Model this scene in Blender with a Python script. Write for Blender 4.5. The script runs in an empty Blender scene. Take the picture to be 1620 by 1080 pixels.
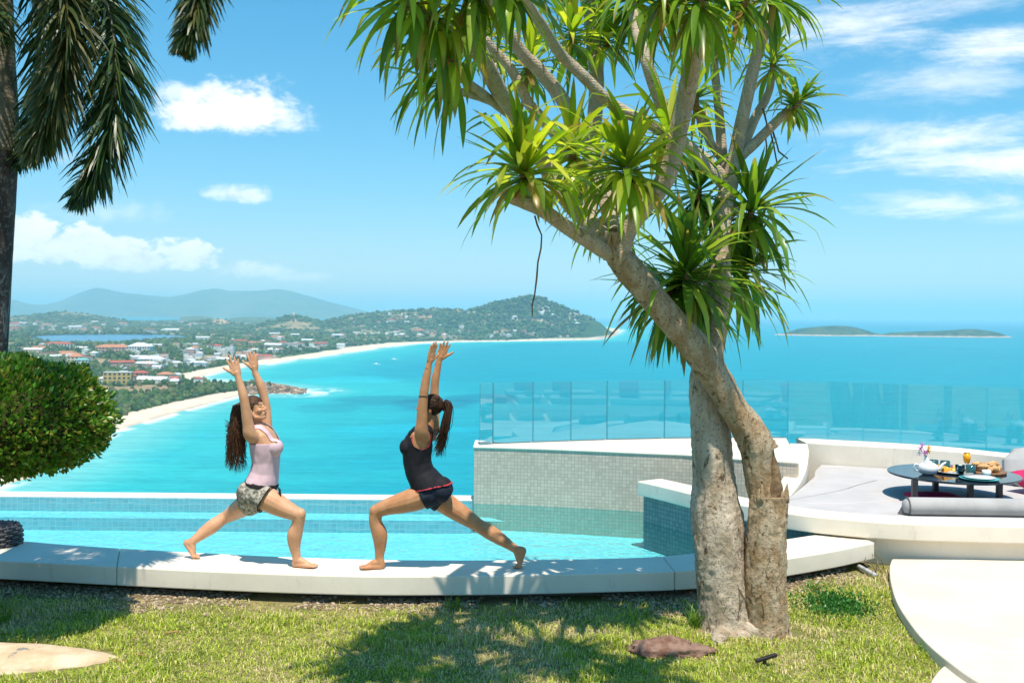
import bpy, bmesh, math, random
import numpy as np
from mathutils import Vector, Matrix, noise as mnoise
random.seed(7); rng = np.random.default_rng(11)
scene = bpy.context.scene
COL = scene.collection
# ---------------------------------------------------------------- camera
CZ = 2.08; F = 1575.0; HX, HY = 810.0, 496.5; ROLL = math.radians(0.5)
SEA = CZ - 100.0
cam_d = bpy.data.cameras.new("camera"); cam = bpy.data.objects.new("camera", cam_d); COL.objects.link(cam)
cam.matrix_world = Matrix.Translation((0, 0, CZ)) @ Matrix.Rotation(math.radians(90), 4, 'X') @ Matrix.Rotation(ROLL, 4, 'Z')
cam_d.sensor_width = 36; cam_d.lens = 35.0; cam_d.shift_y = (HY - 540) / 1620.0
cam_d.clip_start = 0.05; cam_d.clip_end = 300000
cam_d.dof.use_dof = True; cam_d.dof.focus_distance = 8.2; cam_d.dof.aperture_fstop = 4.5
scene.camera = cam
# ---------------------------------------------------------------- light
SUN_EL = math.radians(70)
sun_dir = Vector((0.05, -math.cos(SUN_EL), math.sin(SUN_EL))).normalized()
sl = bpy.data.lights.new("sun", 'SUN'); sl.energy = 5.0; sl.angle = math.radians(0.53); sl.color = (1.0, 0.905, 0.77)
sun = bpy.data.objects.new("sun", sl); COL.objects.link(sun)
sun.rotation_euler = (-sun_dir).to_track_quat('-Z', 'Y').to_euler(); sun.location = (0, -5, 30)
vs = scene.view_settings
vs.view_transform = 'Standard'; vs.look = 'None'; vs.exposure = 0.30; vs.gamma = 1.0; vs.use_curve_mapping = False
scene.render.engine = 'CYCLES'
cy = scene.cycles
cy.use_denoising = True; cy.max_bounces = 8; cy.transparent_max_bounces = 24; cy.volume_bounces = 2
cy.caustics_reflective = False; cy.caustics_refractive = False; cy.sample_clamp_indirect = 6

# ---------------------------------------------------------------- node helper
class G:
    def __init__(s, tree): s.t = tree; s.n = tree.nodes; s.l = tree.links
    def new(s, typ, **kw):
        n = s.n.new(typ)
        for k, v in kw.items(): setattr(n, k, v)
        return n
    def put(s, sock, v):
        if isinstance(v, bpy.types.NodeSocket): s.l.new(v, sock)
        elif isinstance(v, (tuple, list)) and sock.type == 'RGBA' and len(v) == 3: sock.default_value = (*v, 1)
        else: sock.default_value = v
    def m(s, op, a, b=None, c=None):
        n = s.new('ShaderNodeMath', operation=op); s.put(n.inputs[0], a)
        if b is not None: s.put(n.inputs[1], b)
        if c is not None: s.put(n.inputs[2], c)
        return n.outputs[0]
    def ss(s, v, a, b, c=0.0, d=1.0):
        n = s.new('ShaderNodeMapRange', interpolation_type='SMOOTHSTEP')
        for i, x in enumerate((v, a, b, c, d)): s.put(n.inputs[i], x)
        return n.outputs[0]
    def mix(s, f, a, b, typ='MIX'):
        n = s.new('ShaderNodeMix', data_type='RGBA', blend_type=typ)
        s.put(n.inputs[0], f); s.put(n.inputs[6], a); s.put(n.inputs[7], b); return n.outputs[2]
    def noise(s, vec, scale, detail=4, rough=.55, dist=0.0):
        n = s.new('ShaderNodeTexNoise'); 
        if vec is not None: s.l.new(vec, n.inputs['Vector'])
        n.inputs['Scale'].default_value = scale; n.inputs['Detail'].default_value = detail
        n.inputs['Roughness'].default_value = rough; n.inputs['Distortion'].default_value = dist
        return n.outputs[0]
    def mapping(s, vec, scale=(1, 1, 1), rot=(0, 0, 0), loc=(0, 0, 0)):
        n = s.new('ShaderNodeMapping'); s.l.new(vec, n.inputs[0])
        n.inputs[1].default_value = loc; n.inputs[2].default_value = rot; n.inputs[3].default_value = scale
        return n.outputs[0]
    def bump(s, h, strength=.3, dist=.01):
        n = s.new('ShaderNodeBump'); s.put(n.inputs['Height'], h)
        n.inputs['Strength'].default_value = strength; n.inputs['Distance'].default_value = dist
        return n.outputs[0]
    def coord(s, which='Object'):
        return s.new('ShaderNodeTexCoord').outputs[which]
    def pos(s): return s.new('ShaderNodeNewGeometry').outputs['Position']
    def sep(s, v):
        n = s.new('ShaderNodeSeparateXYZ'); s.l.new(v, n.inputs[0]); return n.outputs
    def comb(s, x, y, z):
        n = s.new('ShaderNodeCombineXYZ'); s.put(n.inputs[0], x); s.put(n.inputs[1], y); s.put(n.inputs[2], z); return n.outputs[0]

# ---------------------------------------------------------------- world: sky with clouds
world = bpy.data.worlds.new("World"); scene.world = world; world.use_nodes = True
g = G(world.node_tree); g.n.clear()
sky = g.new('ShaderNodeTexSky', sky_type='NISHITA'); sky.sun_disc = False
sky.sun_elevation = SUN_EL; sky.sun_rotation = math.radians(180)
sky.altitude = 100; sky.air_density = 1.0; sky.dust_density = 0.3; sky.ozone_density = 2.2
dirv = g.coord('Generated'); X, Y, Z = g.sep(dirv)
az = g.m('ARCTAN2', X, Y); el = g.m('ARCSINE', Z)
ae = g.comb(az, el, 0.0)
wn = g.noise(g.mapping(ae, (1, 1.6, 1)), 9, 6, .6)
fine = g.noise(g.mapping(ae, (1, 1.5, 1), loc=(3, 1, 0)), 46, 8, .64, .2)
nn = g.m('ADD', g.m('MULTIPLY', g.m('SUBTRACT', wn, .5), 1.6), g.m('MULTIPLY', g.m('SUBTRACT', fine, .5), 1.5))
def px_ae(px, py):
    a, b = px - HX, py - HY
    t = (a * math.cos(ROLL) + b * math.sin(ROLL)) / F; s = (a * math.sin(ROLL) - b * math.cos(ROLL)) / F
    return math.atan(t), math.atan(s / math.sqrt(1 + t * t))
cover = None
wis = g.m('ADD', g.m('MULTIPLY', g.m('SUBTRACT', g.noise(g.mapping(ae, (.45, 2.6, 1), rot=(0, 0, -.12), loc=(1, 4, 0)), 11, 8, .68, .6), .5), 2.6), g.m('MULTIPLY', g.m('SUBTRACT', g.noise(g.mapping(ae, (.6, 2.2, 1), rot=(0, 0, -.2)), 40, 6, .7), .5), 1.0))
def blob(px, py, rx, ry, soft, amp, dens, flat=1.0, wispy=False):
    """one cumulus / veil: an ellipse of sky directions broken up by noise"""
    global cover
    a0, e0 = px_ae(px, py)
    dx = g.m('DIVIDE', g.m('SUBTRACT', az, a0), rx / F)
    dy0 = g.m('SUBTRACT', el, e0)
    dy = g.m('DIVIDE', dy0, ry / F)
    dn = g.m('MULTIPLY', g.m('MINIMUM', dy, 0.0), flat - 1.0)
    dy = g.m('ADD', dy, dn)
    r = g.m('SQRT', g.m('ADD', g.m('MULTIPLY', dx, dx), g.m('MULTIPLY', dy, dy)))
    v = g.m('ADD', g.m('SUBTRACT', 1.0, r), g.m('MULTIPLY', wis if wispy else nn, amp))
    c = g.m('MULTIPLY', g.ss(v, 0.0, soft), dens)
    cover = c if cover is None else g.m('MAXIMUM', cover, c)
blob(385, 182, 105, 62, .55, .8, .97, 1.9); blob(310, 185, 78, 48, .6, .9, .95, 1.7); blob(450, 195, 62, 30, .8, .9, .8, 1.7); blob(275, 150, 40, 22, .8, 1., .7)
blob(372, 308, 46, 16, 1.1, 1.5, .75); blob(340, 306, 26, 9, 1.1, 1.5, .6)
blob(90, 395, 120, 32, .35, 1.1, .97, 1.5); blob(48, 366, 58, 32, .35, 1.1, .97); blob(128, 380, 44, 28, .35, 1.1, .97); blob(190, 400, 50, 26, .35, 1.1, .95); blob(215, 412, 95, 22, .5, 1., .85)
blob(300, 408, 62, 34, .35, 1.1, .95, 1.5); blob(400, 425, 70, 16, .8, 1.2, .7); blob(475, 438, 60, 9, 1.0, 1.2, .5)
blob(150, 335, 120, 25, 1.3, 1.2, .35); blob(110, 250, 80, 18, 1.3, 1.2, .3)
blob(1340, 38, 230, 66, 1.3, 1.0, .75, 1, True); blob(1590, 66, 130, 46, 1.1, 1.0, .9, 1, True); blob(1500, 132, 170, 42, 1.4, 1.0, .6, 1, True)
blob(1480, 225, 230, 46, 1.1, 1.0, .9, 1, True); blob(1610, 258, 180, 46, 1.0, 1.0, .92, 1, True); blob(1340, 208, 120, 24, 1.2, 1.0, .6, 1, True)
blob(1480, 325, 180, 30, 1.0, 1.0, .85, 1, True); blob(1600, 340, 100, 18, 1.2, 1.0, .6, 1, True); blob(1530, 5, 200, 34, 1.3, 1.0, .6, 1, True)
# the rest of the dome: the same loose fair-weather cloud
dome = g.noise(g.mapping(dirv, (1, 1, 1.6)), 3.2, 6, .58)
domem = g.m('MULTIPLY', g.ss(dome, .60, .76), .7)
away = g.m('MAXIMUM', g.ss(g.m('ABSOLUTE', az), .55, .8), g.ss(el, .36, .6))
cover = g.m('MAXIMUM', cover, g.m('MULTIPLY', domem, away))
skyt = g.mix(1.0, sky.outputs[0], (0.66 * .15, 1.06 * .15, 1.27 * .15), 'MULTIPLY')
sr = g.new('ShaderNodeSeparateColor'); g.l.new(skyt, sr.inputs[0]); sc_ = g.new('ShaderNodeCombineColor')   # film response of the sky colour
for i_, (p_, k_) in enumerate([(1.55, 1.27), (.82, .69), (.66, .71)]): g.put(sc_.inputs[i_], g.m('MULTIPLY', g.m('POWER', sr.outputs[i_], p_), k_ / .14))
skyc = sc_.outputs[0]
shade = g.ss(fine, .25, .6, 6.4, 7.8)
cl = g.new('ShaderNodeVectorMath', operation='SCALE'); cl.inputs[0].default_value = (.985, .99, 1.0); g.put(cl.inputs['Scale'], shade)
full = g.mix(cover, skyc, cl.outputs[0])
bg = g.new('ShaderNodeBackground'); g.l.new(full, bg.inputs[0]); bg.inputs[1].default_value = 0.14
wo = g.new('ShaderNodeOutputWorld'); g.l.new(bg.outputs[0], wo.inputs[0])

# ---------------------------------------------------------------- geometry helpers
def ray(px, py):
    a, b = px - HX, py - HY
    c, s = math.cos(ROLL), math.sin(ROLL)
    return (a * c + b * s) / F, (a * s - b * c) / F
def P(px, py, z):
    t, s = ray(px, py); D = (z - CZ) / s
    return Vector((t * D, D, z))
def PD(px, py, D):
    t, s = ray(px, py)
    return Vector((t * D, D, CZ + s * D))
def tag(o, label=None, cat=None, group=None, kind=None):
    if label: o['label'] = label
    if cat: o['category'] = cat
    if group: o['group'] = group
    if kind: o['kind'] = kind
    return o
def empty(name, loc=(0, 0, 0)):
    o = bpy.data.objects.new(name, None); o.location = loc; o.empty_display_size = .1; COL.objects.link(o); return o
def link(name, me, mat=None, parent=None, smooth=False):
    o = bpy.data.objects.new(name, me); COL.objects.link(o)
    if mat is not None and not me.materials: me.materials.append(mat)
    if parent is not None:
        o.parent = parent
        o.matrix_parent_inverse = Matrix.Translation(parent.matrix_basis.to_translation()).inverted() if parent.parent is None else parent_world(parent).inverted()
    if smooth: me.polygons.foreach_set('use_smooth', [True] * len(me.polygons))
    return o
def parent_world(o):
    m = o.matrix_basis.copy()
    if o.parent: m = parent_world(o.parent) @ o.matrix_parent_inverse @ m
    return m
def mk(name, verts, faces, mat=None, parent=None, smooth=False):
    me = bpy.data.meshes.new(name); me.from_pydata([tuple(v) for v in verts], [], [tuple(f) for f in faces]); me.update()
    return link(name, me, mat, parent, smooth)
def mk_np(name, V, Q, mat=None, parent=None, smooth=False, colattr=None):
    """fast mesh from arrays: V (n,3), Q (m,k) faces of one size"""
    V = np.asarray(V, np.float32); Q = np.asarray(Q, np.int32); k = Q.shape[1]
    me = bpy.data.meshes.new(name); me.vertices.add(len(V)); me.vertices.foreach_set('co', V.ravel())
    me.loops.add(Q.size); me.loops.foreach_set('vertex_index', Q.ravel())
    me.polygons.add(len(Q)); me.polygons.foreach_set('loop_start', np.arange(0, Q.size, k, dtype=np.int32))
    try: me.polygons.foreach_set('loop_total', np.full(len(Q), k, np.int32))
    except Exception: pass
    if smooth: me.polygons.foreach_set('use_smooth', np.ones(len(Q), bool))
    me.update(calc_edges=True); me.validate()
    if colattr is not None:
        ca = me.color_attributes.new('col', 'FLOAT_COLOR', 'POINT')
        c4 = np.ones((len(V), 4), np.float32); c4[:, :3] = colattr; ca.data.foreach_set('color', c4.ravel())
    return link(name, me, mat, parent)
class MB:
    """collects shapes into one mesh"""
    def __init__(s): s.v = []; s.f = []
    def add(s, v, f):
        o = len(s.v); s.v += [Vector(x) for x in v]; s.f += [tuple(i + o for i in q) for q in f]
    def box(s, c, size, rot=0.0, taper=1.0):
        hx, hy, hz = size[0] / 2, size[1] / 2, size[2] / 2; ca, sa = math.cos(rot), math.sin(rot)
        vv = []
        for z, k in ((-hz, 1), (hz, taper)):
            for x, y in ((-hx, -hy), (hx, -hy), (hx, hy), (-hx, hy)):
                x *= k; y *= k; vv.append((c[0] + x * ca - y * sa, c[1] + x * sa + y * ca, c[2] + z))
        s.add(vv, [(3, 2, 1, 0), (4, 5, 6, 7), (0, 1, 5, 4), (1, 2, 6, 5), (2, 3, 7, 6), (3, 0, 4, 7)])
    def sweep(s, pts, rads, n=12, lat=None, flat=1.0, cap=True, jitter=0.0):
        """closed tapered tube; with lat given its section is flat*r across the other axis"""
        pts = [Vector(p) for p in pts]; m = len(pts); rings = []
        prev = None
        for i, p in enumerate(pts):
            d = (pts[min(i + 1, m - 1)] - pts[max(i - 1, 0)])
            d = d.normalized() if d.length > 1e-9 else Vector((0, 0, 1))
            if lat is not None: u = Vector(lat) - d * d.dot(Vector(lat))
            elif prev is not None: u = prev - d * d.dot(prev)
            else: u = d.orthogonal()
            if u.length < 1e-6: u = d.orthogonal()
            u.normalize(); w = d.cross(u); prev = u
            r = rads[i]; fl = flat[i] if isinstance(flat, (list, tuple)) else flat
            ring = []
            for k in range(n):
                a = 2 * math.pi * k / n; jr = 1 + (random.random() - .5) * jitter
                ring.append(p + u * (math.cos(a) * r * jr) + w * (math.sin(a) * r * fl * jr))
            rings.append((ring, p, d, r))
        V = []; Fc = []
        if cap:
            ring, p, d, r = rings[0]
            V.append(p - d * r * .8); V += [p + (q - p) * .7 - d * r * .55 for q in ring]
            Fc += [(0, 1 + (k + 1) % n, 1 + k) for k in range(n)]; base = 1
        else: base = None
        start = len(V)
        for ring, *_ in rings: V += ring
        if cap:
            Fc += [(base + k, base + (k + 1) % n, start + (k + 1) % n, start + k) for k in range(n)]
        for i in range(m - 1):
            a, b = start + i * n, start + (i + 1) * n
            Fc += [(a + k, a + (k + 1) % n, b + (k + 1) % n, b + k) for k in range(n)]
        if cap:
            ring, p, d, r = rings[-1]; e = len(V); last = start + (m - 1) * n
            V += [p + (q - p) * .7 + d * r * .55 for q in ring]; V.append(p + d * r * .8)
            Fc += [(last + k, last + (k + 1) % n, e + (k + 1) % n, e + k) for k in range(n)]
            Fc += [(e + k, e + (k + 1) % n, e + n) for k in range(n)]
        s.add(V, Fc)
    def ell(s, c, r, F_=(1, 0, 0), U=(0, 0, 1), nu=14, nv=9):
        F_ = Vector(F_).normalized(); U = Vector(U); U = (U - F_ * U.dot(F_)).normalized(); S = F_.cross(U); c = Vector(c)
        V = [c - U * r[2]]; Fc = []
        for j in range(1, nv):
            ph = -math.pi / 2 + math.pi * j / nv
            for k in range(nu):
                a = 2 * math.pi * k / nu
                V.append(c + F_ * (r[0] * math.cos(ph) * math.cos(a)) - S * (r[1] * math.cos(ph) * math.sin(a)) + U * (r[2] * math.sin(ph)))
        V.append(c + U * r[2]); top = len(V) - 1
        Fc += [(0, 1 + (k + 1) % nu, 1 + k) for k in range(nu)]
        for j in range(nv - 2):
            a, b = 1 + j * nu, 1 + (j + 1) * nu
            Fc += [(a + k, a + (k + 1) % nu, b + (k + 1) % nu, b + k) for k in range(nu)]
        a = 1 + (nv - 2) * nu
        Fc += [(a + k, a + (k + 1) % nu, top) for k in range(nu)]
        s.add(V, Fc)
    def lathe(s, c, prof, n=24):
        """prof: list of (r, z) from bottom centre to top"""
        c = Vector(c); V = []; Fc = []; m = len(prof)
        for r, z in prof:
            V += [c + Vector((math.cos(2 * math.pi * k / n) * r, math.sin(2 * math.pi * k / n) * r, z)) for k in range(n)]
        for i in range(m - 1):
            a, b = i * n, (i + 1) * n
            Fc += [(a + k, a + (k + 1) % n, b + (k + 1) % n, b + k) for k in range(n)]
        if prof[0][0] > 1e-4: Fc.append(tuple(range(n - 1, -1, -1)))
        if prof[-1][0] > 1e-4: Fc.append(tuple(range((m - 1) * n, m * n)))
        s.add(V, Fc)
    def prism(s, front, back, z0, z1):
        """band between two polylines with the same number of points, as a solid from z0 to z1 (values or lists)"""
        n = len(front); zl = lambda z, i: z[i] if isinstance(z, (list, tuple)) else z
        V = []
        for i in range(n):
            f, b = front[i], back[i]
            V += [(f[0], f[1], zl(z0, i)), (f[0], f[1], zl(z1, i)), (b[0], b[1], zl(z1, i)), (b[0], b[1], zl(z0, i))]
        Fc = []
        for i in range(n - 1):
            a, b = 4 * i, 4 * i + 4
            for k in range(4): Fc.append((a + k, b + k, b + (k + 1) % 4, a + (k + 1) % 4)[::-1])
        Fc += [(0, 1, 2, 3)[::-1], tuple(4 * (n - 1) + k for k in range(4))]
        s.add(V, Fc)
    def build(s, name, mat=None, parent=None, smooth=False, bevel=0.0, seg=2):
        o = mk(name, s.v, s.f, mat, parent, smooth)
        bm = bmesh.new(); bm.from_mesh(o.data); bmesh.ops.recalc_face_normals(bm, faces=bm.faces); bm.to_mesh(o.data); bm.free()
        if bevel:
            b = o.modifiers.new('bevel', 'BEVEL'); b.width = bevel; b.segments = seg; b.limit_method = 'ANGLE'; b.angle_limit = math.radians(35)
            if smooth is False: o.data.polygons.foreach_set('use_smooth', [True] * len(o.data.polygons)); 
            w = o.modifiers.new('wn', 'WEIGHTED_NORMAL'); w.keep_sharp = True
        return o
def catmull(pts, n):
    """smooth a polyline of equal-length tuples with n steps per span"""
    A = [np.array(p, float) for p in pts]; out = []
    for i in range(len(A) - 1):
        p0, p1, p2, p3 = A[max(i - 1, 0)], A[i], A[i + 1], A[min(i + 2, len(A) - 1)]
        for k in range(n):
            t = k / n
            out.append(.5 * (2 * p1 + (p2 - p0) * t + (2 * p0 - 5 * p1 + 4 * p2 - p3) * t * t + (3 * p1 - p0 - 3 * p2 + p3) * t ** 3))
    out.append(A[-1]); return out
_lat = rng.random((256, 256))
def vnoise(x, y):
    xi = np.floor(x).astype(int); yi = np.floor(y).astype(int); fx = x - xi; fy = y - yi
    fx = fx * fx * (3 - 2 * fx); fy = fy * fy * (3 - 2 * fy); a = lambda i, j: _lat[(xi + i) % 256, (yi + j) % 256]
    return (a(0, 0) * (1 - fx) + a(1, 0) * fx) * (1 - fy) + (a(0, 1) * (1 - fx) + a(1, 1) * fx) * fy
def fbm(x, y, o=4):
    v = 0; amp = .5; tot = 0
    for k in range(o): v = v + amp * vnoise(x * 2 ** k + 17 * k, y * 2 ** k + 31 * k); tot += amp; amp *= .55
    return v / tot
def sstep(x, a, b):
    t = np.clip((x - a) / (b - a), 0, 1); return t * t * (3 - 2 * t)

# ---------------------------------------------------------------- materials
def principled(name, col=(.5, .5, .5), rough=.6, spec=.5, metal=0.0, **kw):
    m = bpy.data.materials.new(name); m.use_nodes = True; gg = G(m.node_tree); b = gg.n['Principled BSDF']
    gg.put(b.inputs['Base Color'], col); b.inputs['Roughness'].default_value = rough
    b.inputs['Specular IOR Level'].default_value = spec; b.inputs['Metallic'].default_value = metal
    for k, v in kw.items(): b.inputs[k].default_value = v
    return m, gg, b
def mottled(name, c1, c2, scale=8, rough=.6, spec=.4, bump=.15, bscale=None, bdist=.004, detail=6, lo=.35, hi=.65, **kw):
    m, gg, b = principled(name, c1, rough, spec, **kw)
    co = gg.coord('Object'); n = gg.noise(co, scale, detail, .6)
    gg.put(b.inputs['Base Color'], gg.mix(gg.ss(n, lo, hi), c1, c2))
    if bump:
        n2 = gg.noise(co, bscale or scale * 6, 6, .65); gg.put(b.inputs['Normal'], gg.bump(n2, bump, bdist))
    return m
# ================================================================ SETTING: sea, land, far hills
coast_px = [(-700, 1150), (-250, 880), (-80, 800), (0, 769), (50, 756), (112, 718), (178, 683), (228, 668), (278, 653), (340, 636), (372, 627.5),
            (405, 622), (440, 622), (468, 622.5), (484, 619), (468, 615), (430, 610), (380, 606), (340, 603), (312, 597), (346, 588), (410, 577),
            (450, 571), (500, 565), (552, 557.5), (600, 550.5), (654, 544), (722, 541), (830, 539.5), (942, 537.5), (968, 530), (985, 522),
            (930, 514), (700, 509), (450, 508), (180, 508), (-200, 506), (-900, 505)]
LANDP = np.array([P(x, y, SEA)[:2] for x, y in coast_px]); LANDP = np.vstack([LANDP, [[-9000, 200]]])
def poly_sdf(px, py, poly):
    """signed distance, positive inside"""
    d = np.full(px.shape, 1e18); inside = np.zeros(px.shape, bool); n = len(poly)
    for i in range(n):
        ax, ay = poly[i]; bx, by = poly[(i + 1) % n]; ex, ey = bx - ax, by - ay; L = ex * ex + ey * ey + 1e-9
        t = np.clip(((px - ax) * ex + (py - ay) * ey) / L, 0, 1)
        d = np.minimum(d, (px - ax - t * ex) ** 2 + (py - ay - t * ey) ** 2)
        c = ((ay > py) != (by > py)) & (px < (bx - ax) * (py - ay) / (by - ay + 1e-12) + ax)
        inside ^= c
    return np.where(inside, 1, -1) * np.sqrt(d)
lake_px = [(44, 534.5), (70, 531), (110, 529.5), (190, 529), (262, 529.5), (290, 532), (300, 536), (262, 536.5), (225, 538.5), (180, 541.5), (150, 544.5), (118, 544), (92, 541.5), (70, 538)]
LAKE_Z = SEA + 2.5
LAKEP = np.array([P(x, y, LAKE_Z)[:2] for x, y in lake_px])
# ridges: list of (px, ridge py) at a distance, falloff front/back in metres
def ridge(D, wf, wb, prof):
    xs = np.array([p[0] for p in prof], float); zs = []
    ts = np.array([ray(p[0], 500)[0] for p in prof])
    for x, y in prof:
        zs.append(PD(x, y, D).z - SEA)
    return D, wf, wb, ts, np.array(zs)
RIDGES = [
    ridge(7000, 1100, 1200, [(-250, 516), (-120, 506), (0, 501), (40, 498), (75, 494), (100, 491.5), (130, 495), (165, 500), (200, 507), (240, 513), (280, 515)]),
    ridge(6600, 700, 700, [(240, 515), (290, 510), (325, 505), (350, 503), (362, 507), (385, 512), (420, 514)]),
    ridge(5400, 800, 800, [(360, 523), (400, 514), (430, 507), (455, 499), (468, 498), (485, 502), (510, 508), (545, 516), (580, 522)]),
    ridge(5600, 1100, 900, [(440, 521), (500, 509), (545, 500), (580, 494), (610, 491), (650, 489), (690, 486.5), (725, 488), (745, 491), (790, 500), (850, 515)]),
    ridge(4900, 800, 900, [(620, 521), (680, 508), (720, 497), (745, 489), (770, 480.5), (795, 475), (815, 471), (830, 466.5), (841, 464.5), (852, 467.5), (866, 474), (885, 482), (905, 490), (930, 500), (950, 509), (965, 517), (980, 525)]),
]
def height(Xa, Ya, sd=None, lk=None):
    if sd is None: sd = poly_sdf(Xa, Ya, LANDP)
    if lk is None: lk = poly_sdf(Xa, Ya, LAKEP)
    t = Xa / Ya
    bw = beach_w(Ya)
    base = np.where(sd > 0, 2.2 * sstep(sd, 0, bw) + 4.5 * sstep(sd, bw, bw + 140), sd * .05)
    base = np.maximum(base, -12)
    inl = sstep(sd, 60, 300)
    rough = (fbm(Xa / 260, Ya / 260, 4) - .5)
    h = base + inl * (2 + 5 * rough)
    for D, wf, wb, ts, zs in RIDGES:
        zr = np.interp(t, ts, zs - 6, left=0, right=0); zr = np.maximum(zr, 0)
        zr = np.where((t < ts[0]) | (t > ts[-1]), 0, zr)
        dd = Ya - D; w = np.where(dd < 0, wf, wb)
        warp = 1 + .5 * (fbm(Xa / 700 + 5, Ya / 700, 3) - .5)
        k = np.exp(-np.abs(dd / (w * warp * .62)) ** 1.7)
        h = np.maximum(h, base * .5 + zr * k * (1 + .22 * rough * (1 - k)) + inl * 6 * rough * (1 - k) * k)
    h = h * sstep(sd, -40, 60) + np.minimum(base, 0) * (1 - sstep(sd, -40, 60))
    f = sstep(lk, -120, 5); h = h * (1 - f) + f * (.8)
    return SEA + h
def beach_w(Ya): return 34 + 55 * sstep(Ya, 1400, 3400)
nt, nd = 620, 420
tt = np.linspace(ray(-420, 500)[0], ray(1015, 500)[0], nt); dd = np.exp(np.linspace(math.log(420), math.log(11800), nd))
TT, DD = np.meshgrid(tt, dd, indexing='ij'); XX = TT * DD; SD = poly_sdf(XX, DD, LANDP); LK = poly_sdf(XX, DD, LAKEP)
HH = height(XX, DD, SD, LK)
def grid_quads(a, b):
    i, j = np.meshgrid(np.arange(a - 1), np.arange(b - 1), indexing='ij'); p = (i * b + j).ravel()
    return np.stack([p, p + b, p + b + 1, p + 1], 1)
# land cover
n1 = fbm(XX / 150, DD / 150, 4); n2 = fbm(XX / 600 + 9, DD / 600, 4); n3 = fbm(XX / 40, DD / 40, 3)
cov = np.zeros(XX.shape + (3,)); 
g1, g2, g3 = np.array([.035, .075, .022]), np.array([.085, .125, .040]), np.array([.022, .05, .02])
m = sstep(n1, .4, .62)[..., None]; cov[:] = g1 * (1 - m) + g2 * m
m = sstep(n2, .55, .7)[..., None]; cov = cov * (1 - m) + g3 * m
tan = np.array([.40, .28, .17])
m = (sstep(n1 + .5 * (n3 - .5), .63, .70) * sstep(SD, 40, 120) * (.75))[..., None]; cov = cov * (1 - m) + tan * m
def scar(px, py, rx, ry, c):          # bare cuts on the slopes
    global cov
    t0 = ray(px, py)[0]; s = (HH - CZ) / DD; s0 = ray(px, py)[1]
    q = ((TT - t0) * F / rx) ** 2 + ((s - s0) * F / ry) ** 2 + 1.4 * (n3 - .5)
    m = sstep(1 - q, 0, .35)[..., None]; cov = cov * (1 - m) + np.array(c) * m
for a in [(350, 508.5, 17, 3.6, (.55, .34, .2)), (668, 501, 22, 3.6, (.5, .3, .18)), (690, 503, 14, 2.4, (.5, .33, .2)), (858, 493, 12, 4, (.5, .42, .33)), (912, 497, 14, 3, (.42, .38, .3)),
          (774, 497, 9, 1.4, (.5, .36, .22)), (820, 505, 16, 1.8, (.42, .35, .22)), (852, 509, 6, 1.4, (.5, .5, .2)), (640, 497, 8, 2, (.5, .32, .2)), (600, 527, 40, 2, (.45, .4, .32)), (575, 519, 22, 1.5, (.48, .4, .3)), (465, 506, 5, 5, (.42, .25, .2))]: scar(*a)
sand = np.array([.66, .55, .42]); bwid = beach_w(DD) * (.8 + .5 * fbm(XX / 120, DD / 120, 3))
m = ((1 - sstep(SD, bwid * .85, bwid * 1.05)) * (1 - sstep(HH - SEA, 4, 9)))[..., None]; wet = sstep(SD, 0, 12)[..., None]
cov = cov * (1 - m) + (sand * (.72 + .28 * wet)) * m
rockm = (((TT > ray(395, 615)[0]) & (TT < ray(492, 615)[0]) & (DD < 1600))[..., None]) * (sstep(SD, -5, 4))[..., None]
cov = cov * (1 - rockm) + np.array([.33, .24, .17]) * (.6 + .8 * n3[..., None]) * rockm
HH2 = HH + rockm[..., 0] * np.clip(SD, 0, 12) * .35 * (n3 + .3)
keep = SD > -90
V = np.stack([XX, DD, HH2], -1).reshape(-1, 3); Q = grid_quads(nt, nd); kq = keep.ravel()[Q].any(1)
used = np.zeros(len(V), bool); used[Q[kq].ravel()] = True; idx = np.cumsum(used) - 1
def vcol_mat(name, rough=.9, spec=.2, nscale=0, namp=0, bump=0, bscale=1, bdist=1):
    m, gg, b = principled(name, (.5, .5, .5), rough, spec)
    a = gg.new('ShaderNodeVertexColor'); a.layer_name = 'col'; c = a.outputs[0]
    if nscale:
        n = gg.noise(gg.pos(), nscale, 4, .6); c = gg.mix(1.0, c, gg.mix(n, (1 - namp,) * 3, (1 + namp,) * 3), 'MULTIPLY')
    gg.put(b.inputs['Base Color'], c)
    if bump: gg.put(b.inputs['Normal'], gg.bump(gg.noise(gg.pos(), bscale, 4, .6), bump, bdist))
    return m
M_land = vcol_mat('land_cover', .95, .1, .05, .45, .6, .06, 6)
land = mk_np('coast_land', V[used], idx[Q[kq]], M_land, smooth=True, colattr=cov.reshape(-1, 3)[used]); tag(land, kind='structure')

# ---- sea
ns, md = 560, 520
ts_ = np.tan(np.linspace(-1.32, 1.32, 140)); ts_ = np.sort(np.concatenate([ts_[(ts_ < -.62) | (ts_ > .62)], np.linspace(-.62, .62, ns)]))
ds_ = np.exp(np.linspace(math.log(260), math.log(160000), md)); ds_ = np.sort(np.concatenate([ds_, np.linspace(700, 2500, 160)]))
TS, DS = np.meshgrid(ts_, ds_, indexing='ij'); XS = TS * DS
sds = -poly_sdf(XS, DS, LANDP)                     # distance from the shore
deep, mid, pale, milky = np.array([.001, .18, .285]), np.array([.001, .262, .335]), np.array([.02, .39, .40]), np.array([.19, .50, .47])
big = fbm(XS / 420, DS / 420, 4); drift = fbm(XS / 90, DS / 260, 4); streak = fbm(XS / 300 + 3, DS / 60, 4)
w = sds + 130 * (drift - .5) + 90 * (streak - .5)
a = sstep(w, 40, 330)[..., None]; colS = pale * (1 - a) + mid * a
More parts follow.
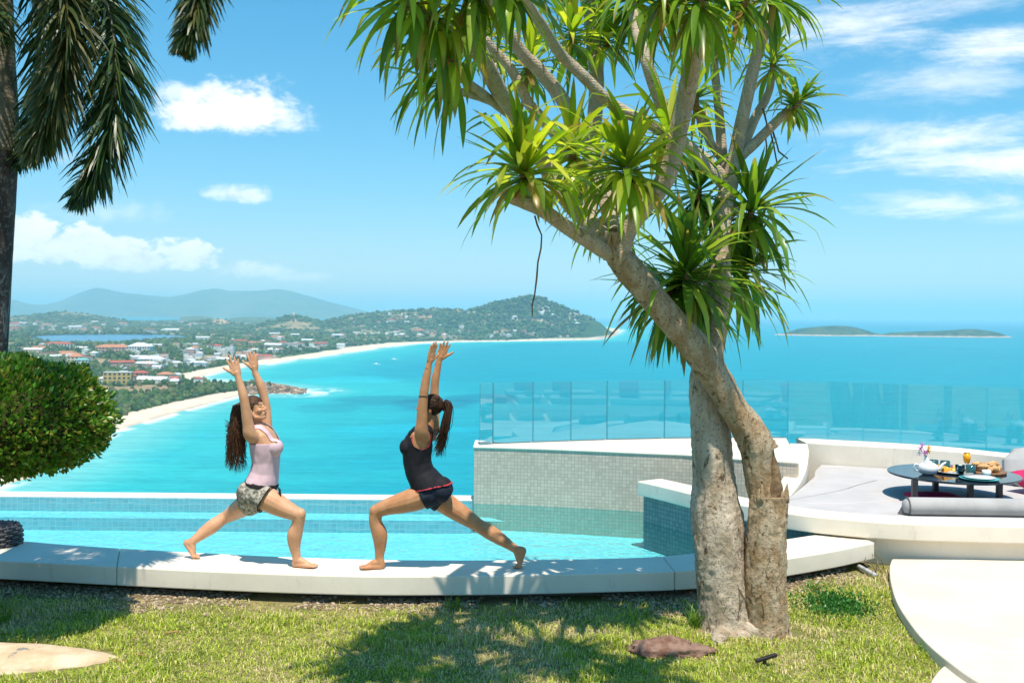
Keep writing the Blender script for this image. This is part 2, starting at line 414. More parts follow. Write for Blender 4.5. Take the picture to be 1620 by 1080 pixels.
a = (1 - sstep(sds + 50 * (drift - .5), 3, 75))[..., None] * .8; colS = colS * (1 - a) + milky * a
a = sstep(sds + 900 * (big - .5), 900, 3200)[..., None] * .72; colS = colS * (1 - a) + deep * a
def patch(px, py, rx, ry, amt, c):                # reef and sandbank patches, by place
    global colS
    c0 = P(px, py, SEA); k = DS / c0.y
    ex = (XS - c0.x * 1.0) / (rx / F * c0.y); ry_m = ry / F * c0.y * c0.y / 100.0
    ey = (DS - c0.y) / ry_m
    q = ex ** 2 + ey ** 2 + 2.2 * (fbm(XS / 60 + px, DS / 110, 4) - .5)
    mm = (sstep(1.15 - q, 0, .8) * amt)[..., None]; colS = colS * (1 - mm) + np.array(c) * mm
reef = (.001, .13, .21)
for a in [(600, 634, 95, 9, .5, reef), (700, 637, 70, 11, .55, reef), (520, 645, 60, 8, .3, reef), (760, 630, 60, 8, .5, reef), (430, 700, 60, 8, .25, reef), (300, 690, 70, 7, .3, (.02, .36, .45)),
          (250, 720, 90, 9, .25, (.02, .36, .45)), (1460, 549, 45, 1.6, .35, reef), (1530, 552, 40, 1.4, .35, reef), (560, 600, 90, 6, .3, (.02, .52, .6)), (640, 680, 120, 10, .3, (.004, .44, .56))]: patch(*a)
band = (np.sin(sds / 13 + 9 * fbm(XS / 160, DS / 160, 3)) > .55) * (fbm(XS / 45 + 40, DS / 70, 3) > .56)
foam = np.clip((1 - sstep(sds, 2, 11 + DS * .004)) * (fbm(XS / 60, DS / 60, 2) > .36) + band * (1 - sstep(sds, 12, 40)) * .6, 0, 1)
rr = np.hypot(XS - P(484, 620, SEA).x, (DS - P(484, 620, SEA).y) * .6); foam = np.maximum(foam, (1 - sstep(rr, 10, 60)) * (fbm(XS / 18, DS / 40, 3) > .47))
foam = foam[..., None] * .85; colS = colS * (1 - foam) + np.array([.80, .84, .84]) * foam
V = np.stack([XS, DS, np.full_like(XS, SEA)], -1).reshape(-1, 3)
M_sea, gg, b = principled('sea_water', (.0, .4, .5), .4, .06)
a_ = gg.new('ShaderNodeVertexColor'); a_.layer_name = 'col'
po = gg.mapping(gg.pos(), (.35, 1, 1))
wv = gg.noise(po, .045, 5, .62, .4); wv2 = gg.noise(po, .35, 3, .6)
cc = gg.mix(1.0, a_.outputs[0], gg.mix(gg.ss(wv, .3, .7), (.86, .93, .94), (1.12, 1.06, 1.05)), 'MULTIPLY')
wv3 = gg.noise(gg.mapping(gg.pos(), (.12, 1, 1)), .12, 4, .65)
cc = gg.mix(1.0, cc, gg.mix(gg.ss(gg.m('ADD', gg.m('MULTIPLY', wv2, .5), gg.m('MULTIPLY', wv3, .5)), .38, .62), (.74, .86, .88), (1.2, 1.12, 1.1)), 'MULTIPLY')
gg.put(b.inputs['Base Color'], cc)
gg.put(b.inputs['Normal'], gg.bump(gg.m('ADD', wv, gg.m('MULTIPLY', wv2, .35)), .35, 1.6))
sea = mk_np('sea', V, grid_quads(len(ts_), len(ds_)), M_sea, colattr=colS.reshape(-1, 3)); tag(sea, kind='structure')
# ---- lagoon
M_lake, gg, b = principled('lagoon_water', (.035, .16, .30), .25, .3)
gg.put(b.inputs['Normal'], gg.bump(gg.noise(gg.mapping(gg.pos(), (.4, 1, 1)), .05, 4), .3, 1.0))
lake_s = catmull([(*p, LAKE_Z) for p in list(LAKEP) + [LAKEP[0]]], 5)[:-1]
lk = mk('lake', lake_s, [tuple(range(len(lake_s)))], M_lake); tag(lk, kind='structure')

# ---- far mountains and islands (solid hills with their own distance)
def island(name, D, prof, depth, mat, zbase=SEA - 4, rough=.12, seed=0, basey=None):
    """hill range standing in the sea: crest profile across, rounded front to back"""
    n = 150; m = 26
    xs = np.linspace(prof[0][0], prof[-1][0], n)
    ys = np.interp(xs, [p[0] for p in prof], [p[1] for p in prof])
    V = []
    for i, (x, y) in enumerate(zip(xs, ys)):
        c = PD(x, y, D); zc = max(c.z - SEA, 0)
        for j in range(m):
            u = -1 + 2 * j / (m - 1); prof_u = max(0, 1 - abs(u) ** 1.6)
            yy = D + u * depth * (.55 + .45 * min(1, zc / 60))
            fn = float(fbm(np.array(c.x / (depth * .35) + seed), np.array(yy / (depth * .35)), 4)) - .5
            crest = 1 - abs(u)
            V.append((c.x * yy / D, yy, zbase + (zc + 4) * prof_u * (1 + rough * 2 * fn * (1 - crest ** 3))))
    o = mk_np(name, np.array(V), grid_quads(n, m), mat, smooth=True); return tag(o, kind='structure')
M_mount, gg, b = principled('mountain_forest', (.05, .09, .045), .95, .1)
n_ = gg.noise(gg.pos(), .0016, 6, .62); gg.put(b.inputs['Base Color'], gg.mix(gg.ss(n_, .35, .65), (.03, .07, .03), (.10, .12, .06)))
gg.put(b.inputs['Normal'], gg.bump(gg.noise(gg.pos(), .003, 6, .65), .8, 120))
island('mountains', 19000, [(-420, 486), (-250, 478), (-100, 484), (0, 477), (20, 474), (45, 481), (70, 482), (95, 476), (115, 467), (135, 460), (152, 455), (170, 457), (190, 461), (215, 464), (245, 468), (268, 470), (300, 465), (322, 460), (345, 458), (362, 462), (395, 461), (420, 459), (435, 456.5), (455, 459), (480, 466), (505, 473), (530, 480), (555, 486), (580, 492), (600, 497)], 3000, M_mount, rough=.5)
M_isle, gg, b = principled('island_scrub', (.05, .08, .04), .95, .1)
n_ = gg.noise(gg.pos(), .02, 6, .65); zz = gg.sep(gg.pos())[2]
gr_ = gg.mix(gg.ss(n_, .38, .62), (.025, .06, .022), (.09, .115, .05))
gg.put(b.inputs['Base Color'], gg.mix(gg.ss(gg.m('ADD', zz, gg.m('MULTIPLY', n_, 18)), SEA + 12, SEA + 17), (.5, .38, .28), gr_))
gg.put(b.inputs['Normal'], gg.bump(gg.noise(gg.pos(), .035, 5, .65), 1.0, 14))
island('island', 5400, [(1226, 528.5), (1240, 527), (1250, 524), (1262, 520), (1280, 517.5), (1300, 516), (1320, 515), (1340, 515.5), (1355, 518), (1370, 522), (1382, 526), (1395, 528.5), (1402, 529.5)], 260, M_isle, rough=.3)
island('island', 5300, [(1384, 530.5), (1394, 528.5), (1410, 526), (1440, 524.5), (1475, 523.5), (1505, 522), (1525, 520.5), (1545, 520.5), (1562, 523), (1580, 526), (1592, 530), (1604, 534)], 220, M_isle, rough=.3, seed=4)
island('island', 9800, [(285, 501.5), (300, 500), (315, 499.5), (325, 500.5), (338, 502)], 200, M_mount, rough=.2, seed=7)
island('island', 9800, [(362, 502.8), (385, 501.5), (400, 501.2), (420, 502), (436, 503.2)], 200, M_mount, rough=.2, seed=9)

# ---- find where a picture ray meets the land
HS = (HH2 - CZ) / DD
def land_hit(px, py):
    t, s = ray(px, py); i = int(np.clip(round((t - tt[0]) / (tt[1] - tt[0])), 0, nt - 1))
    j = np.argmax(HS[i] >= s) if (HS[i] >= s).any() else -1
    if j < 0 or SD[i, j] <= 0: return None
    global BARE; BARE = cov[i, j, 0] > .27
    return t * dd[j], dd[j], HH2[i, j], SD[i, j], LK[i, j]

# ---- trees of the plain and the hills: far-off wood that reads as one mass
def clump_field(name, pts, ico, mat, label, base=None, cat='trees'):
    """many rough crowns in one mesh; pts (n,5): x y z rx rz"""
    bm = bmesh.new(); bmesh.ops.create_icosphere(bm, subdivisions=ico, radius=1); bm.verts.ensure_lookup_table()
    bv = np.array([v.co[:] for v in bm.verts]); bf = np.array([[v.index for v in f.verts] for f in bm.faces]); bm.free()
    n = len(pts); V = np.repeat(bv[None], n, 0) * (1 + .5 * (rng.random((n, len(bv), 1)) - .5))
    ang = rng.random(n) * 6.28; c, s = np.cos(ang)[:, None], np.sin(ang)[:, None]
    V = np.stack([V[..., 0] * c - V[..., 1] * s, V[..., 0] * s + V[..., 1] * c, V[..., 2]], -1)
    V[..., 0] *= pts[:, 3:4]; V[..., 1] *= pts[:, 3:4]; V[..., 2] *= pts[:, 4:5]; V += pts[:, None, :3]
    Q = (bf[None] + (np.arange(n) * len(bv))[:, None, None]).reshape(-1, 3)
    base = np.array(base) if base is not None else np.array([[.035, .085, .025], [.055, .11, .03], [.09, .14, .045], [.03, .065, .03], [.11, .13, .055], [.05, .09, .05]])
    col = base[rng.integers(0, len(base), n)] * (.75 + .5 * rng.random((n, 1)))
    o = mk_np(name, V.reshape(-1, 3), Q, mat, colattr=np.repeat(col, len(bv), 0)); tag(o, label, cat, kind='stuff'); return o
M_wood = vcol_mat('tree_crowns', .9, .15, .35, .5, .8, .5, .8)
near_pts, far_pts = [], []
def far_trees(n, x0, x1, y0, y1, big=1.0):
    for _ in range(n):
        h = land_hit(random.uniform(x0, x1), random.uniform(y0, y1))
        if h is None: continue
        x, y, z, sd, lk_ = h
        if sd < beach_w(np.array(y)) * 1.02 or lk_ > -12: continue
        if BARE and random.random() < .8: continue
        dens = float(fbm(np.array(x / 150), np.array(y / 150), 4))
        if random.random() < sstep(dens, .56, .72) * .75: continue
        y2 = y * random.uniform(.985, 1.015); x2 = x + random.uniform(-1, 1) * y / F * 3
        r = (2.2 + 2.0 * random.random() ** 2) * max(1.0, y / 1500) * big
        r = max(r, 1.5 * y / F)
        hgt = min(r * random.uniform(1.0, 1.7), 12 if y < 2600 else 7)
        (near_pts if y < 2300 else far_pts).append((x2, y2, z + hgt * .35, r, hgt))
far_trees(5200, 20, 485, 585, 680, .95); far_trees(2600, 15, 560, 540, 600); far_trees(1500, -260, 190, 560, 770)
far_trees(6500, 10, 960, 500, 548); far_trees(3600, 540, 960, 470, 525, 1.0); far_trees(1200, 0, 560, 490, 510)
clump_field('beach_wood', np.array(near_pts), 2, M_wood, 'dense green palms and trees growing behind the near beach')
clump_field('far_wood', np.array(far_pts), 1, M_wood, 'dark green woods over the distant plain and hills')

# rocks heaped on the headland
rk = []
for _ in range(420):
    u = random.random(); px_ = 392 + 92 * u; py_ = random.uniform(607 + 6 * u, 622); c_ = P(px_, py_, SEA + 2)
    sd_ = float(poly_sdf(np.array([c_.x]), np.array([c_.y]), LANDP)[0])
    if sd_ < -9: continue
    r_ = random.uniform(1.0, 3.4) * (1 - .4 * u); rk.append((c_.x, c_.y, SEA + max(0, min(sd_, 18)) * .22 + r_ * .2, r_ * 1.3, r_))
clump_field('headland_rocks', np.array(rk), 2, vcol_mat('headland_stone', .9, .15, .6, .5), 'brown boulders heaped along the small headland', [[.30, .21, .14], [.22, .15, .10], [.40, .30, .21], [.16, .12, .09]], 'rocks')
# ================================================================ HOUSES OF THE TOWN, BOATS
def flat_mat(name, c, rough=.8, spec=.2):
    return mottled(name, c, tuple(x * .86 for x in c), .3, rough, spec, 0)
WALLS = {'white': flat_mat('wall_white', (.78, .77, .73)), 'cream': flat_mat('wall_cream', (.70, .60, .43)), 'grey': flat_mat('wall_grey', (.45, .46, .47)), 'pink': flat_mat('wall_pink', (.66, .42, .36)), 'yellow': flat_mat('wall_yellow', (.62, .46, .17))}
ROOFS = {'red': flat_mat('roof_red', (.42, .11, .075)), 'terracotta': flat_mat('roof_terracotta', (.50, .22, .12)), 'pale grey': flat_mat('roof_pale_grey', (.62, .64, .66)), 'white': flat_mat('roof_white', (.80, .80, .79)), 'blue grey': flat_mat('roof_blue_grey', (.22, .30, .38)), 'brown': flat_mat('roof_brown', (.22, .14, .10)), 'teal': flat_mat('roof_teal', (.18, .42, .40))}
M_win = principled('far_window', (.04, .06, .08), .2, .5)[0]
def wall_mesh(w, d, h):
    mb = MB(); mb.box((0, 0, h / 2 - 1.5), (w, d, h + 3)); return mb
def roof_mesh(kind, w, d, h):
    mb = MB(); o = .6; r = min(w, d) * .24
    x, y = w / 2 + o, d / 2 + o
    if kind == 'hip':
        k = max(x - y, x * .15)
        mb.add([(-x, -y, h), (x, -y, h), (x, y, h), (-x, y, h), (-k, 0, h + r), (k, 0, h + r), (-x, -y, h - .3), (x, -y, h - .3), (x, y, h - .3), (-x, y, h - .3)],
               [(0, 1, 5, 4), (1, 2, 5), (2, 3, 4, 5), (3, 0, 4), (6, 7, 1, 0), (7, 8, 2, 1), (8, 9, 3, 2), (9, 6, 0, 3), (9, 8, 7, 6)])
    elif kind == 'gable':
        mb.add([(-x, -y, h), (x, -y, h), (x, y, h), (-x, y, h), (-x, 0, h + r), (x, 0, h + r)], [(0, 1, 5, 4), (2, 3, 4, 5), (1, 2, 5), (3, 0, 4), (3, 2, 1, 0)])
    else:
        mb.box((0, 0, h + .25), (w + .6, d + .6, .5)); mb.box((w * .2, 0, h + 1.2), (w * .3, d * .4, 1.4))
    return mb
_hm = {}
SIZES = {'small': (10, 8, 4.5), 'mid': (15, 10, 7), 'long': (34, 12, 7), 'tall': (18, 13, 13)}
def house_meshes(size, kind, wall, roof):
    key = (size, kind, wall, roof)
    if key not in _hm:
        w, d, h = SIZES[size]
        a = wall_mesh(w, d, h); b = roof_mesh(kind, w, d, h)
        ma = bpy.data.meshes.new('wall'); ma.from_pydata([tuple(v) for v in a.v], [], a.f); ma.materials.append(WALLS[wall])
        mr = bpy.data.meshes.new('roof'); mr.from_pydata([tuple(v) for v in b.v], [], b.f); mr.materials.append(ROOFS[roof])
        mw = None
        if size in ('long', 'tall'):
            c = MB(); nst = int(h // 3.3)
            for st in range(nst):
                nx = int(w // 3.4)
                for i in range(nx): c.box((-w / 2 + (i + .5) * w / nx, -d / 2 - .02, 1.6 + st * 3.3), (1.7, .12, 1.5))
            mw = bpy.data.meshes.new('window_row'); mw.from_pydata([tuple(v) for v in c.v], [], c.f); mw.materials.append(M_win)
        _hm[key] = (ma, mr, mw)
    return _hm[key]
PLACE = {'town': 'in the town behind the far beach', 'lagoon': 'across the blue lagoon', 'hill': 'on the slope below the conical hill', 'strip': 'among palms along the far beach', 'near': 'among the trees behind the near beach'}
SZW = {'small': 'small', 'mid': 'two storey', 'long': 'long low', 'tall': 'tall block'}
def house(pos, size, kind, wall, roof, place, rot, sc=1.0):
    ma, mr, mw = house_meshes(size, kind, wall, roof)
    e = empty('house' if size != 'tall' else 'apartment_block', pos); e.rotation_euler.z = rot; e.scale = (sc,) * 3
    a = bpy.data.objects.new('wall', ma); COL.objects.link(a); a.parent = e
    r = bpy.data.objects.new('roof', mr); COL.objects.link(r); r.parent = e
    if mw:
        w_ = bpy.data.objects.new('window_row', mw); COL.objects.link(w_); w_.parent = a; w_['kind'] = 'stuff'
    nm = 'building' if size == 'tall' else 'house'
    lab = f"{SZW[size]} {wall} {'building' if size in ('tall', 'long') else 'house'} with {roof} { {'hip': 'hipped', 'gable': 'gabled', 'flat': 'flat'}[kind] } roof {PLACE[place]}"
    tag(e, lab, nm, lab); return e
def scatter(n, x0, x1, y0, y1, place, sizes, kinds, walls, roofs, smax=1.2, clus=None):
    k = 0; tries = 0
    while k < n and tries < n * 30:
        tries += 1
        px, py = (random.uniform(x0, x1), random.uniform(y0, y1)) if clus is None else (random.gauss(clus[0], clus[2]), random.gauss(clus[1], clus[3]))
        h = land_hit(px, py)
        if h is None: continue
        x, y, z, sd, lk_ = h
        if sd < beach_w(np.array(y)) * 1.1 or lk_ > -20: continue
        sc = random.uniform(.8, smax)
        house((x, y, z + .3), random.choice(sizes), random.choice(kinds), random.choice(walls), random.choice(roofs), place, random.choice([0, 0, .2, -.25, 1.57, .5]) + random.uniform(-.1, .1), sc); k += 1
random.seed(21)
scatter(92, 190, 505, 550, 590, 'town', ['mid', 'mid', 'small', 'small', 'long', 'mid', 'tall'], ['hip', 'gable', 'flat', 'flat'], ['white', 'white', 'white', 'cream', 'grey', 'pink'], ['red', 'pale grey', 'white', 'white', 'blue grey', 'terracotta', 'pale grey', 'white'], 1.1)
scatter(30, 30, 230, 546, 572, 'town', ['mid', 'long', 'small'], ['hip', 'gable', 'flat'], ['white', 'cream', 'pink'], ['red', 'terracotta', 'pale grey', 'white'], 1.3)
scatter(28, 300, 560, 530, 552, 'town', ['long', 'mid', 'long'], ['hip', 'flat', 'gable'], ['white', 'cream', 'grey'], ['white', 'red', 'pale grey', 'terracotta'], 1.5)
scatter(40, 20, 310, 510, 528, 'lagoon', ['mid', 'long', 'mid'], ['hip', 'gable', 'flat'], ['white', 'cream', 'white'], ['red', 'white', 'pale grey', 'terracotta', 'brown'], 1.9)
scatter(34, 560, 940, 526, 536, 'strip', ['mid', 'long'], ['hip', 'gable', 'flat'], ['white', 'cream', 'pink'], ['red', 'terracotta', 'pale grey', 'brown', 'white'], 1.5)
scatter(44, 560, 945, 492, 526, 'hill', ['mid', 'small', 'mid'], ['hip', 'flat', 'gable'], ['white', 'cream', 'white'], ['white', 'terracotta', 'red', 'pale grey'], 1.7)
scatter(9, 0, 0, 0, 0, 'hill', ['mid', 'small'], ['flat', 'hip'], ['white'], ['white', 'terracotta'], 1.5, (860, 493, 9, 3))
scatter(8, 0, 0, 0, 0, 'hill', ['mid', 'long'], ['hip'], ['pink', 'white'], ['red', 'terracotta'], 1.7, (640, 507, 22, 3))
scatter(4, 240, 330, 596, 608, 'near', ['small', 'mid'], ['hip', 'gable'], ['white', 'cream'], ['pale grey', 'red', 'white'], 1.1)
# the buildings one can pick out
def big_house(px, py, w, d, h, kind, wall, roof, rot, name, label, storeys=0, nwin=0, roof_h=None):
    hp = land_hit(px, py)
    if hp is None: return
    e = empty(name, hp[:3]); e.rotation_euler.z = rot
    def p(nm, mb, mat, par):
        o = mk(nm, mb.v, mb.f, mat); o.parent = par; return o
    wl = p('wall', wall_mesh(w, d, h), WALLS[wall], e)
    p('roof', roof_mesh(kind, w, d, h), ROOFS[roof], e)
    for st in range(storeys):
        for i in range(nwin):
            mb = MB(); mb.box((-w / 2 + (i + .5) * w / nwin, -d / 2 - .05, h * (st + .55) / storeys), (w / nwin * .5, .25, h / storeys * .5)); p('window', mb, M_win, wl)
    tag(e, label, 'building')
big_house(187, 607, 34, 12, 14.5, 'flat', 'yellow', 'pale grey', .12, 'hotel_block', 'yellow three storey hotel with grey flat roof behind the near beach', 3, 6)
big_house(208, 607, 10, 10, 10, 'hip', 'pink', 'red', .1, 'hotel_wing', 'pink wing with red roof beside the yellow hotel', 2, 2)
big_house(163, 606, 10, 9, 6, 'hip', 'white', 'white', .1, 'villa', 'small white villa next to the yellow hotel')
big_house(242, 606, 40, 16, 5, 'gable', 'white', 'white', -.12, 'market_hall', 'long low white shed roof near the yellow hotel')
big_house(262, 601, 22, 14, 8, 'hip', 'cream', 'terracotta', .1, 'house', 'cream house with broad terracotta roof above the white shed')
big_house(276, 607, 16, 12, 4, 'hip', 'white', 'white', .5, 'pavilion', 'white pointed pavilion roof at the edge of the beach wood')
big_house(222, 600, 22, 13, 9, 'hip', 'pink', 'red', .15, 'house', 'pink house with red hip roof between hotel and white shed', 2, 4)
big_house(180, 557, 70, 26, 11, 'hip', 'pink', 'terracotta', .05, 'school_hall', 'very long hall with terracotta hip roof left of the white temple building', 2, 10)
big_house(222, 558, 48, 34, 14, 'hip', 'white', 'pale grey', .08, 'temple_hall', 'large white hall with pale hip roof in the town', 2, 9)
big_house(94, 549, 60, 20, 8, 'hip', 'white', 'red', .05, 'house_row', 'row of red roofed houses near the lagoon', 1, 8)
big_house(120, 573, 26, 18, 10, 'hip', 'cream', 'terracotta', .2, 'house', 'cream house with terracotta roof above the round clipped bush', 2, 4)
big_house(130, 577, 22, 14, 8, 'hip', 'white', 'teal', .2, 'house', 'white house with teal green roof above the round clipped bush', 2, 4)
big_house(240, 577, 44, 22, 10, 'hip', 'white', 'pale grey', .1, 'hall', 'large pale hall with grey roof in front of the town trees', 2, 8)
big_house(412, 568, 46, 14, 6, 'gable', 'pink', 'red', .35, 'beach_restaurant', 'long red roofed building beside the head of the far beach', 0, 0)
big_house(24, 517, 60, 34, 16, 'hip', 'white', 'red', .1, 'hotel_block', 'big white hotel with red roof left of the lagoon hill', 2, 6)
# pagoda on its hill
hp = land_hit(465, 500.5)
if hp:
    e = empty('pagoda', hp[:3]); mb = MB()
    mb.box((0, 0, 2), (22, 22, 8)); mb.box((0, 0, 8), (15, 15, 5)); o = mk('base', mb.v, mb.f, WALLS['pink']); o.parent = e
    mb = MB(); mb.lathe((0, 0, 10), [(6, 0), (6.2, 3), (4, 7), (1.8, 10), (1.0, 16), (.1, 22)], 12); o = mk('spire', mb.v, mb.f, WALLS['cream'], smooth=True); o.parent = e
    tag(e, 'pale pagoda with pointed spire on top of a wooded hill', 'pagoda')
# boats
M_boat = principled('boat_white', (.8, .8, .78), .4)[0]
for px, py, ln, lab in [(596, 576.5, 14, 'white motor boat nearer the headland on the bay'), (624, 569, 15, 'white motor boat farther out towards the long beach')]:
    c = P(px, py, SEA); e = empty('boat', c); mb = MB()
    hull = [(-.5, 1), (-.48, 1), (-.2, 1.05), (.15, 1.0), (.38, .6), (.5, .05)]
    V = []
    for u, wd in hull:
        V += [(u * ln, -wd * ln * .13, 1.5), (u * ln, -wd * ln * .09, -.4), (u * ln, wd * ln * .09, -.4), (u * ln, wd * ln * .13, 1.5)]
    Fc = [(4 * i + k, 4 * i + 4 + k, 4 * i + 4 + (k + 1) % 4, 4 * i + (k + 1) % 4) for i in range(len(hull) - 1) for k in range(4)] + [(0, 1, 2, 3)]
    mb.add(V, Fc); o = mb.build('hull', M_boat); o.parent = e
    mb = MB(); mb.box((-ln * .08, 0, 2.3), (ln * .4, ln * .17, 1.8), taper=.85); o = mb.build('cabin', M_boat); o.parent = e
    tag(e, lab, 'boat')
# ================================================================ THE TERRACE: pool, ledge, tiled wall, daybed platform, glass, lawn
WZ = -.28; GZ = -.23; COPE = .42; RIM = .18
def concrete(name, c1=(.78, .72, .61), c2=(.72, .655, .545)):
    m, gg, b = principled(name, c1, .7, .3); co = gg.pos()
    n = gg.noise(co, 1.7, 6, .6); n2 = gg.noise(gg.mapping(co, (1, 1, .35)), 9, 6, .7)
    c = gg.mix(gg.ss(n, .35, .7), c1, c2); c = gg.mix(gg.m('MULTIPLY', gg.ss(n2, .56, .72), .5), c, (.50, .47, .40))
    gg.put(b.inputs['Base Color'], c)
    h = gg.m('ADD', gg.noise(co, 26, 6, .7), gg.m('MULTIPLY', gg.noise(co, 4, 3), 1.5)); gg.put(b.inputs['Normal'], gg.bump(h, .14, .01)); return m
M_conc = concrete('white_concrete'); M_path = concrete('path_concrete', (.70, .63, .52), (.63, .56, .45))
gg = G(M_path.node_tree); b = gg.n['Principled BSDF']; yy = gg.m('FRACT', gg.m('MULTIPLY', gg.m('ADD', gg.sep(gg.pos())[1], gg.m('MULTIPLY', gg.sep(gg.pos())[0], .08)), 7.0))
old = b.inputs['Base Color'].links[0].from_socket; gg.put(b.inputs['Base Color'], gg.mix(gg.m('MULTIPLY', gg.ss(yy, .05, .0), .55), old, (.40, .35, .28)))
def tile_mat(name, c1, c2, grout, size=.045, rough=.35):
    """small glass mosaic; uv in metres (u along, v up)"""
    m, gg, b = principled(name, c1, rough, .5); uv = gg.coord('UV')
    sc = gg.mapping(uv, (1 / size, 1 / size, 1)); x, y, _ = gg.sep(sc)
    cell = gg.comb(gg.m('FLOOR', x), gg.m('FLOOR', y), 0.0)
    wn = gg.new('ShaderNodeTexWhiteNoise'); gg.l.new(cell, wn.inputs[0]); r = wn.outputs[0]
    big = gg.noise(uv, 1.3, 4)
    c = gg.mix(gg.m('ADD', gg.m('MULTIPLY', r, .8), gg.m('MULTIPLY', gg.ss(big, .35, .7), .25)), c1, c2)
    e = gg.m('MINIMUM', gg.m('MINIMUM', gg.m('FRACT', x), gg.m('SUBTRACT', 1.0, gg.m('FRACT', x))), gg.m('MINIMUM', gg.m('FRACT', y), gg.m('SUBTRACT', 1.0, gg.m('FRACT', y))))
    k = gg.ss(e, .03, .09); gg.put(b.inputs['Base Color'], gg.mix(k, grout, c)); gg.put(b.inputs['Normal'], gg.bump(gg.m('ADD', k, gg.m('MULTIPLY', r, .3)), .5, .003))
    return m
M_tile = tile_mat('grey_mosaic', (.47, .395, .32), (.62, .53, .44), (.37, .32, .265), .042)
M_tile_far = tile_mat('pool_mosaic_wall', (.24, .40, .46), (.36, .52, .57), (.50, .58, .60), .07)
M_tile_pool = tile_mat('pool_mosaic_floor', (.42, .72, .74), (.80, .93, .92), (.62, .82, .82), .05)
M_tile_dark = tile_mat('dark_mosaic', (.13, .16, .18), (.22, .25, .265), (.08, .09, .10), .05)  # mosaic in darker tones, used on the wall below the rim beam
def uv_wall(o, path, z0):
    """uv for a wall strip built as path x (bottom, top) quads"""
    pass
def strip_wall(name, pts, z0, z1, mat, parent=None, thick=0.0):
    """vertical sheet along pts with uv in metres; given thickness it gets a back and a top"""
    V, Fc, UV = [], [], []; L = 0
    for i, p in enumerate(pts):
        if i: L += (Vector(p[:2]) - Vector(pts[i - 1][:2])).length
        za = z0[i] if isinstance(z0, list) else z0; zb = z1[i] if isinstance(z1, list) else z1
        V += [(p[0], p[1], za), (p[0], p[1], zb)]; UV += [(L, za), (L, zb)]
    for i in range(len(pts) - 1): Fc.append((2 * i, 2 * i + 2, 2 * i + 3, 2 * i + 1))
    me = bpy.data.meshes.new(name); me.from_pydata(V, [], Fc); uvl = me.uv_layers.new(name='UVMap')
    for li, lp in enumerate(me.loops): uvl.data[li].uv = UV[lp.vertex_index]
    me.materials.append(mat); o = link(name, me, None, parent)
    if thick:
        s_ = o.modifiers.new('solid', 'SOLIDIFY'); s_.thickness = thick; s_.offset = -1
    return o
def floor_sheet(name, pts, z, mat, parent=None):
    me = bpy.data.meshes.new(name); me.from_pydata([(p[0], p[1], z) for p in pts], [], [tuple(range(len(pts)))]); uvl = me.uv_layers.new(name='UVMap')
    for li, lp in enumerate(me.loops): uvl.data[li].uv = pts[lp.vertex_index][:2]
    me.materials.append(mat); return link(name, me, None, parent)
xy = lambda v: (v[0], v[1])
# ---- the long white ledge the women stand on
fr = [P(x, y, 0) for x, y in [(-260, 873), (-120, 880), (0, 886.5), (90, 891), (185, 896), (300, 901.5), (420, 906.5), (520, 909.5), (600, 911), (700, 911), (800, 910), (900, 908), (1000, 905.5), (1068, 903.5), (1130, 899), (1190, 892.5), (1240, 884), (1290, 876), (1335, 868), (1384, 857.5)]]
bk = [P(x, y, 0) for x, y in [(-250, 835), (-110, 845), (10, 853), (95, 860), (190, 866.5), (305, 873), (425, 879), (525, 882.5), (602, 884.5), (698, 885.5), (795, 885), (890, 884), (985, 882), (1048, 879), (1105, 873.5), (1165, 865), (1212, 857), (1258, 850), (1295, 845), (1345, 842)]]
ledge = empty('pool_ledge', (0, 7.9, 0)); tag(ledge, 'long curved white concrete ledge between pool and lawn', 'ledge')
cuts = [0, 4, 13, 19]
ff = catmull([tuple(p) for p in fr], 4); bb = catmull([tuple(p) for p in bk], 4)
for a, b_ in zip(cuts[:-1], cuts[1:]):
    f_ = [np.array(p) for p in ff[a * 4:b_ * 4 + 1]]; k_ = [np.array(p) for p in bb[a * 4:b_ * 4 + 1]]
    for q in (f_, k_):
        d_ = q[-1] - q[-2]; q[-1] = q[-1] - d_ / np.linalg.norm(d_) * .003
    mb = MB(); mb.prism(f_, k_, -.155, 0); mb.build('coping_slab', M_conc, ledge, bevel=.012)
mb = MB(); inset = lambda A, B, k: [np.array(a) * (1 - k) + np.array(b) * k for a, b in zip(A, B)]
mb.prism(inset(ff, bb, .45), inset(ff, bb, .96), -1.0, -.157); mb.build('foundation', mottled('dark_render', (.16, .15, .13), (.10, .09, .08), 3), ledge)
# ---- pool shell
pool = empty('pool_basin', (0, 10, WZ)); tag(pool, 'infinity pool basin with pale mosaic and submerged bench', 'pool')
PX0 = -11.0
lipN, lipF = 12.53, 12.88
wallc = [P(750, 707, COPE)] + [P(x, y, COPE) for x, y in [(840, 709.5), (930, 713), (1010, 716.5), (1093, 720), (1164, 726), (1215, 729), (1262, 732)]]
wc0 = wallc[0]
BEN, FLO, BF = -.45, -.605, 12.15
strip_wall('far_wall', [(wc0.x + .06, lipN), (PX0, lipN)], BEN, WZ + .012, M_tile_far, pool)
floor_sheet('bench_top', [(PX0, BF), (wc0.x + .4, BF), (wc0.x + .06, lipN), (PX0, lipN)], BEN, M_tile_pool, pool)
strip_wall('bench_riser', [(wc0.x + .06, lipN), (wc0.x - .02, BF), (PX0, BF)], FLO, BEN, M_tile_far, pool)
backf = [xy(p) for p in inset(ff, bb, .97)]
fl = [p for p in backf if p[0] > PX0] + [(5.2, 9.7), (5.2, 12.6), (PX0, 12.6)]
floor_sheet('pool_floor', fl, FLO, M_tile_pool, pool)
mb = MB(); mb.prism([(PX0, lipN + .012), (wc0.x + .02, lipN + .012)], [(PX0, lipF), (wc0.x + .02, lipF)], -3.0, WZ + .012)
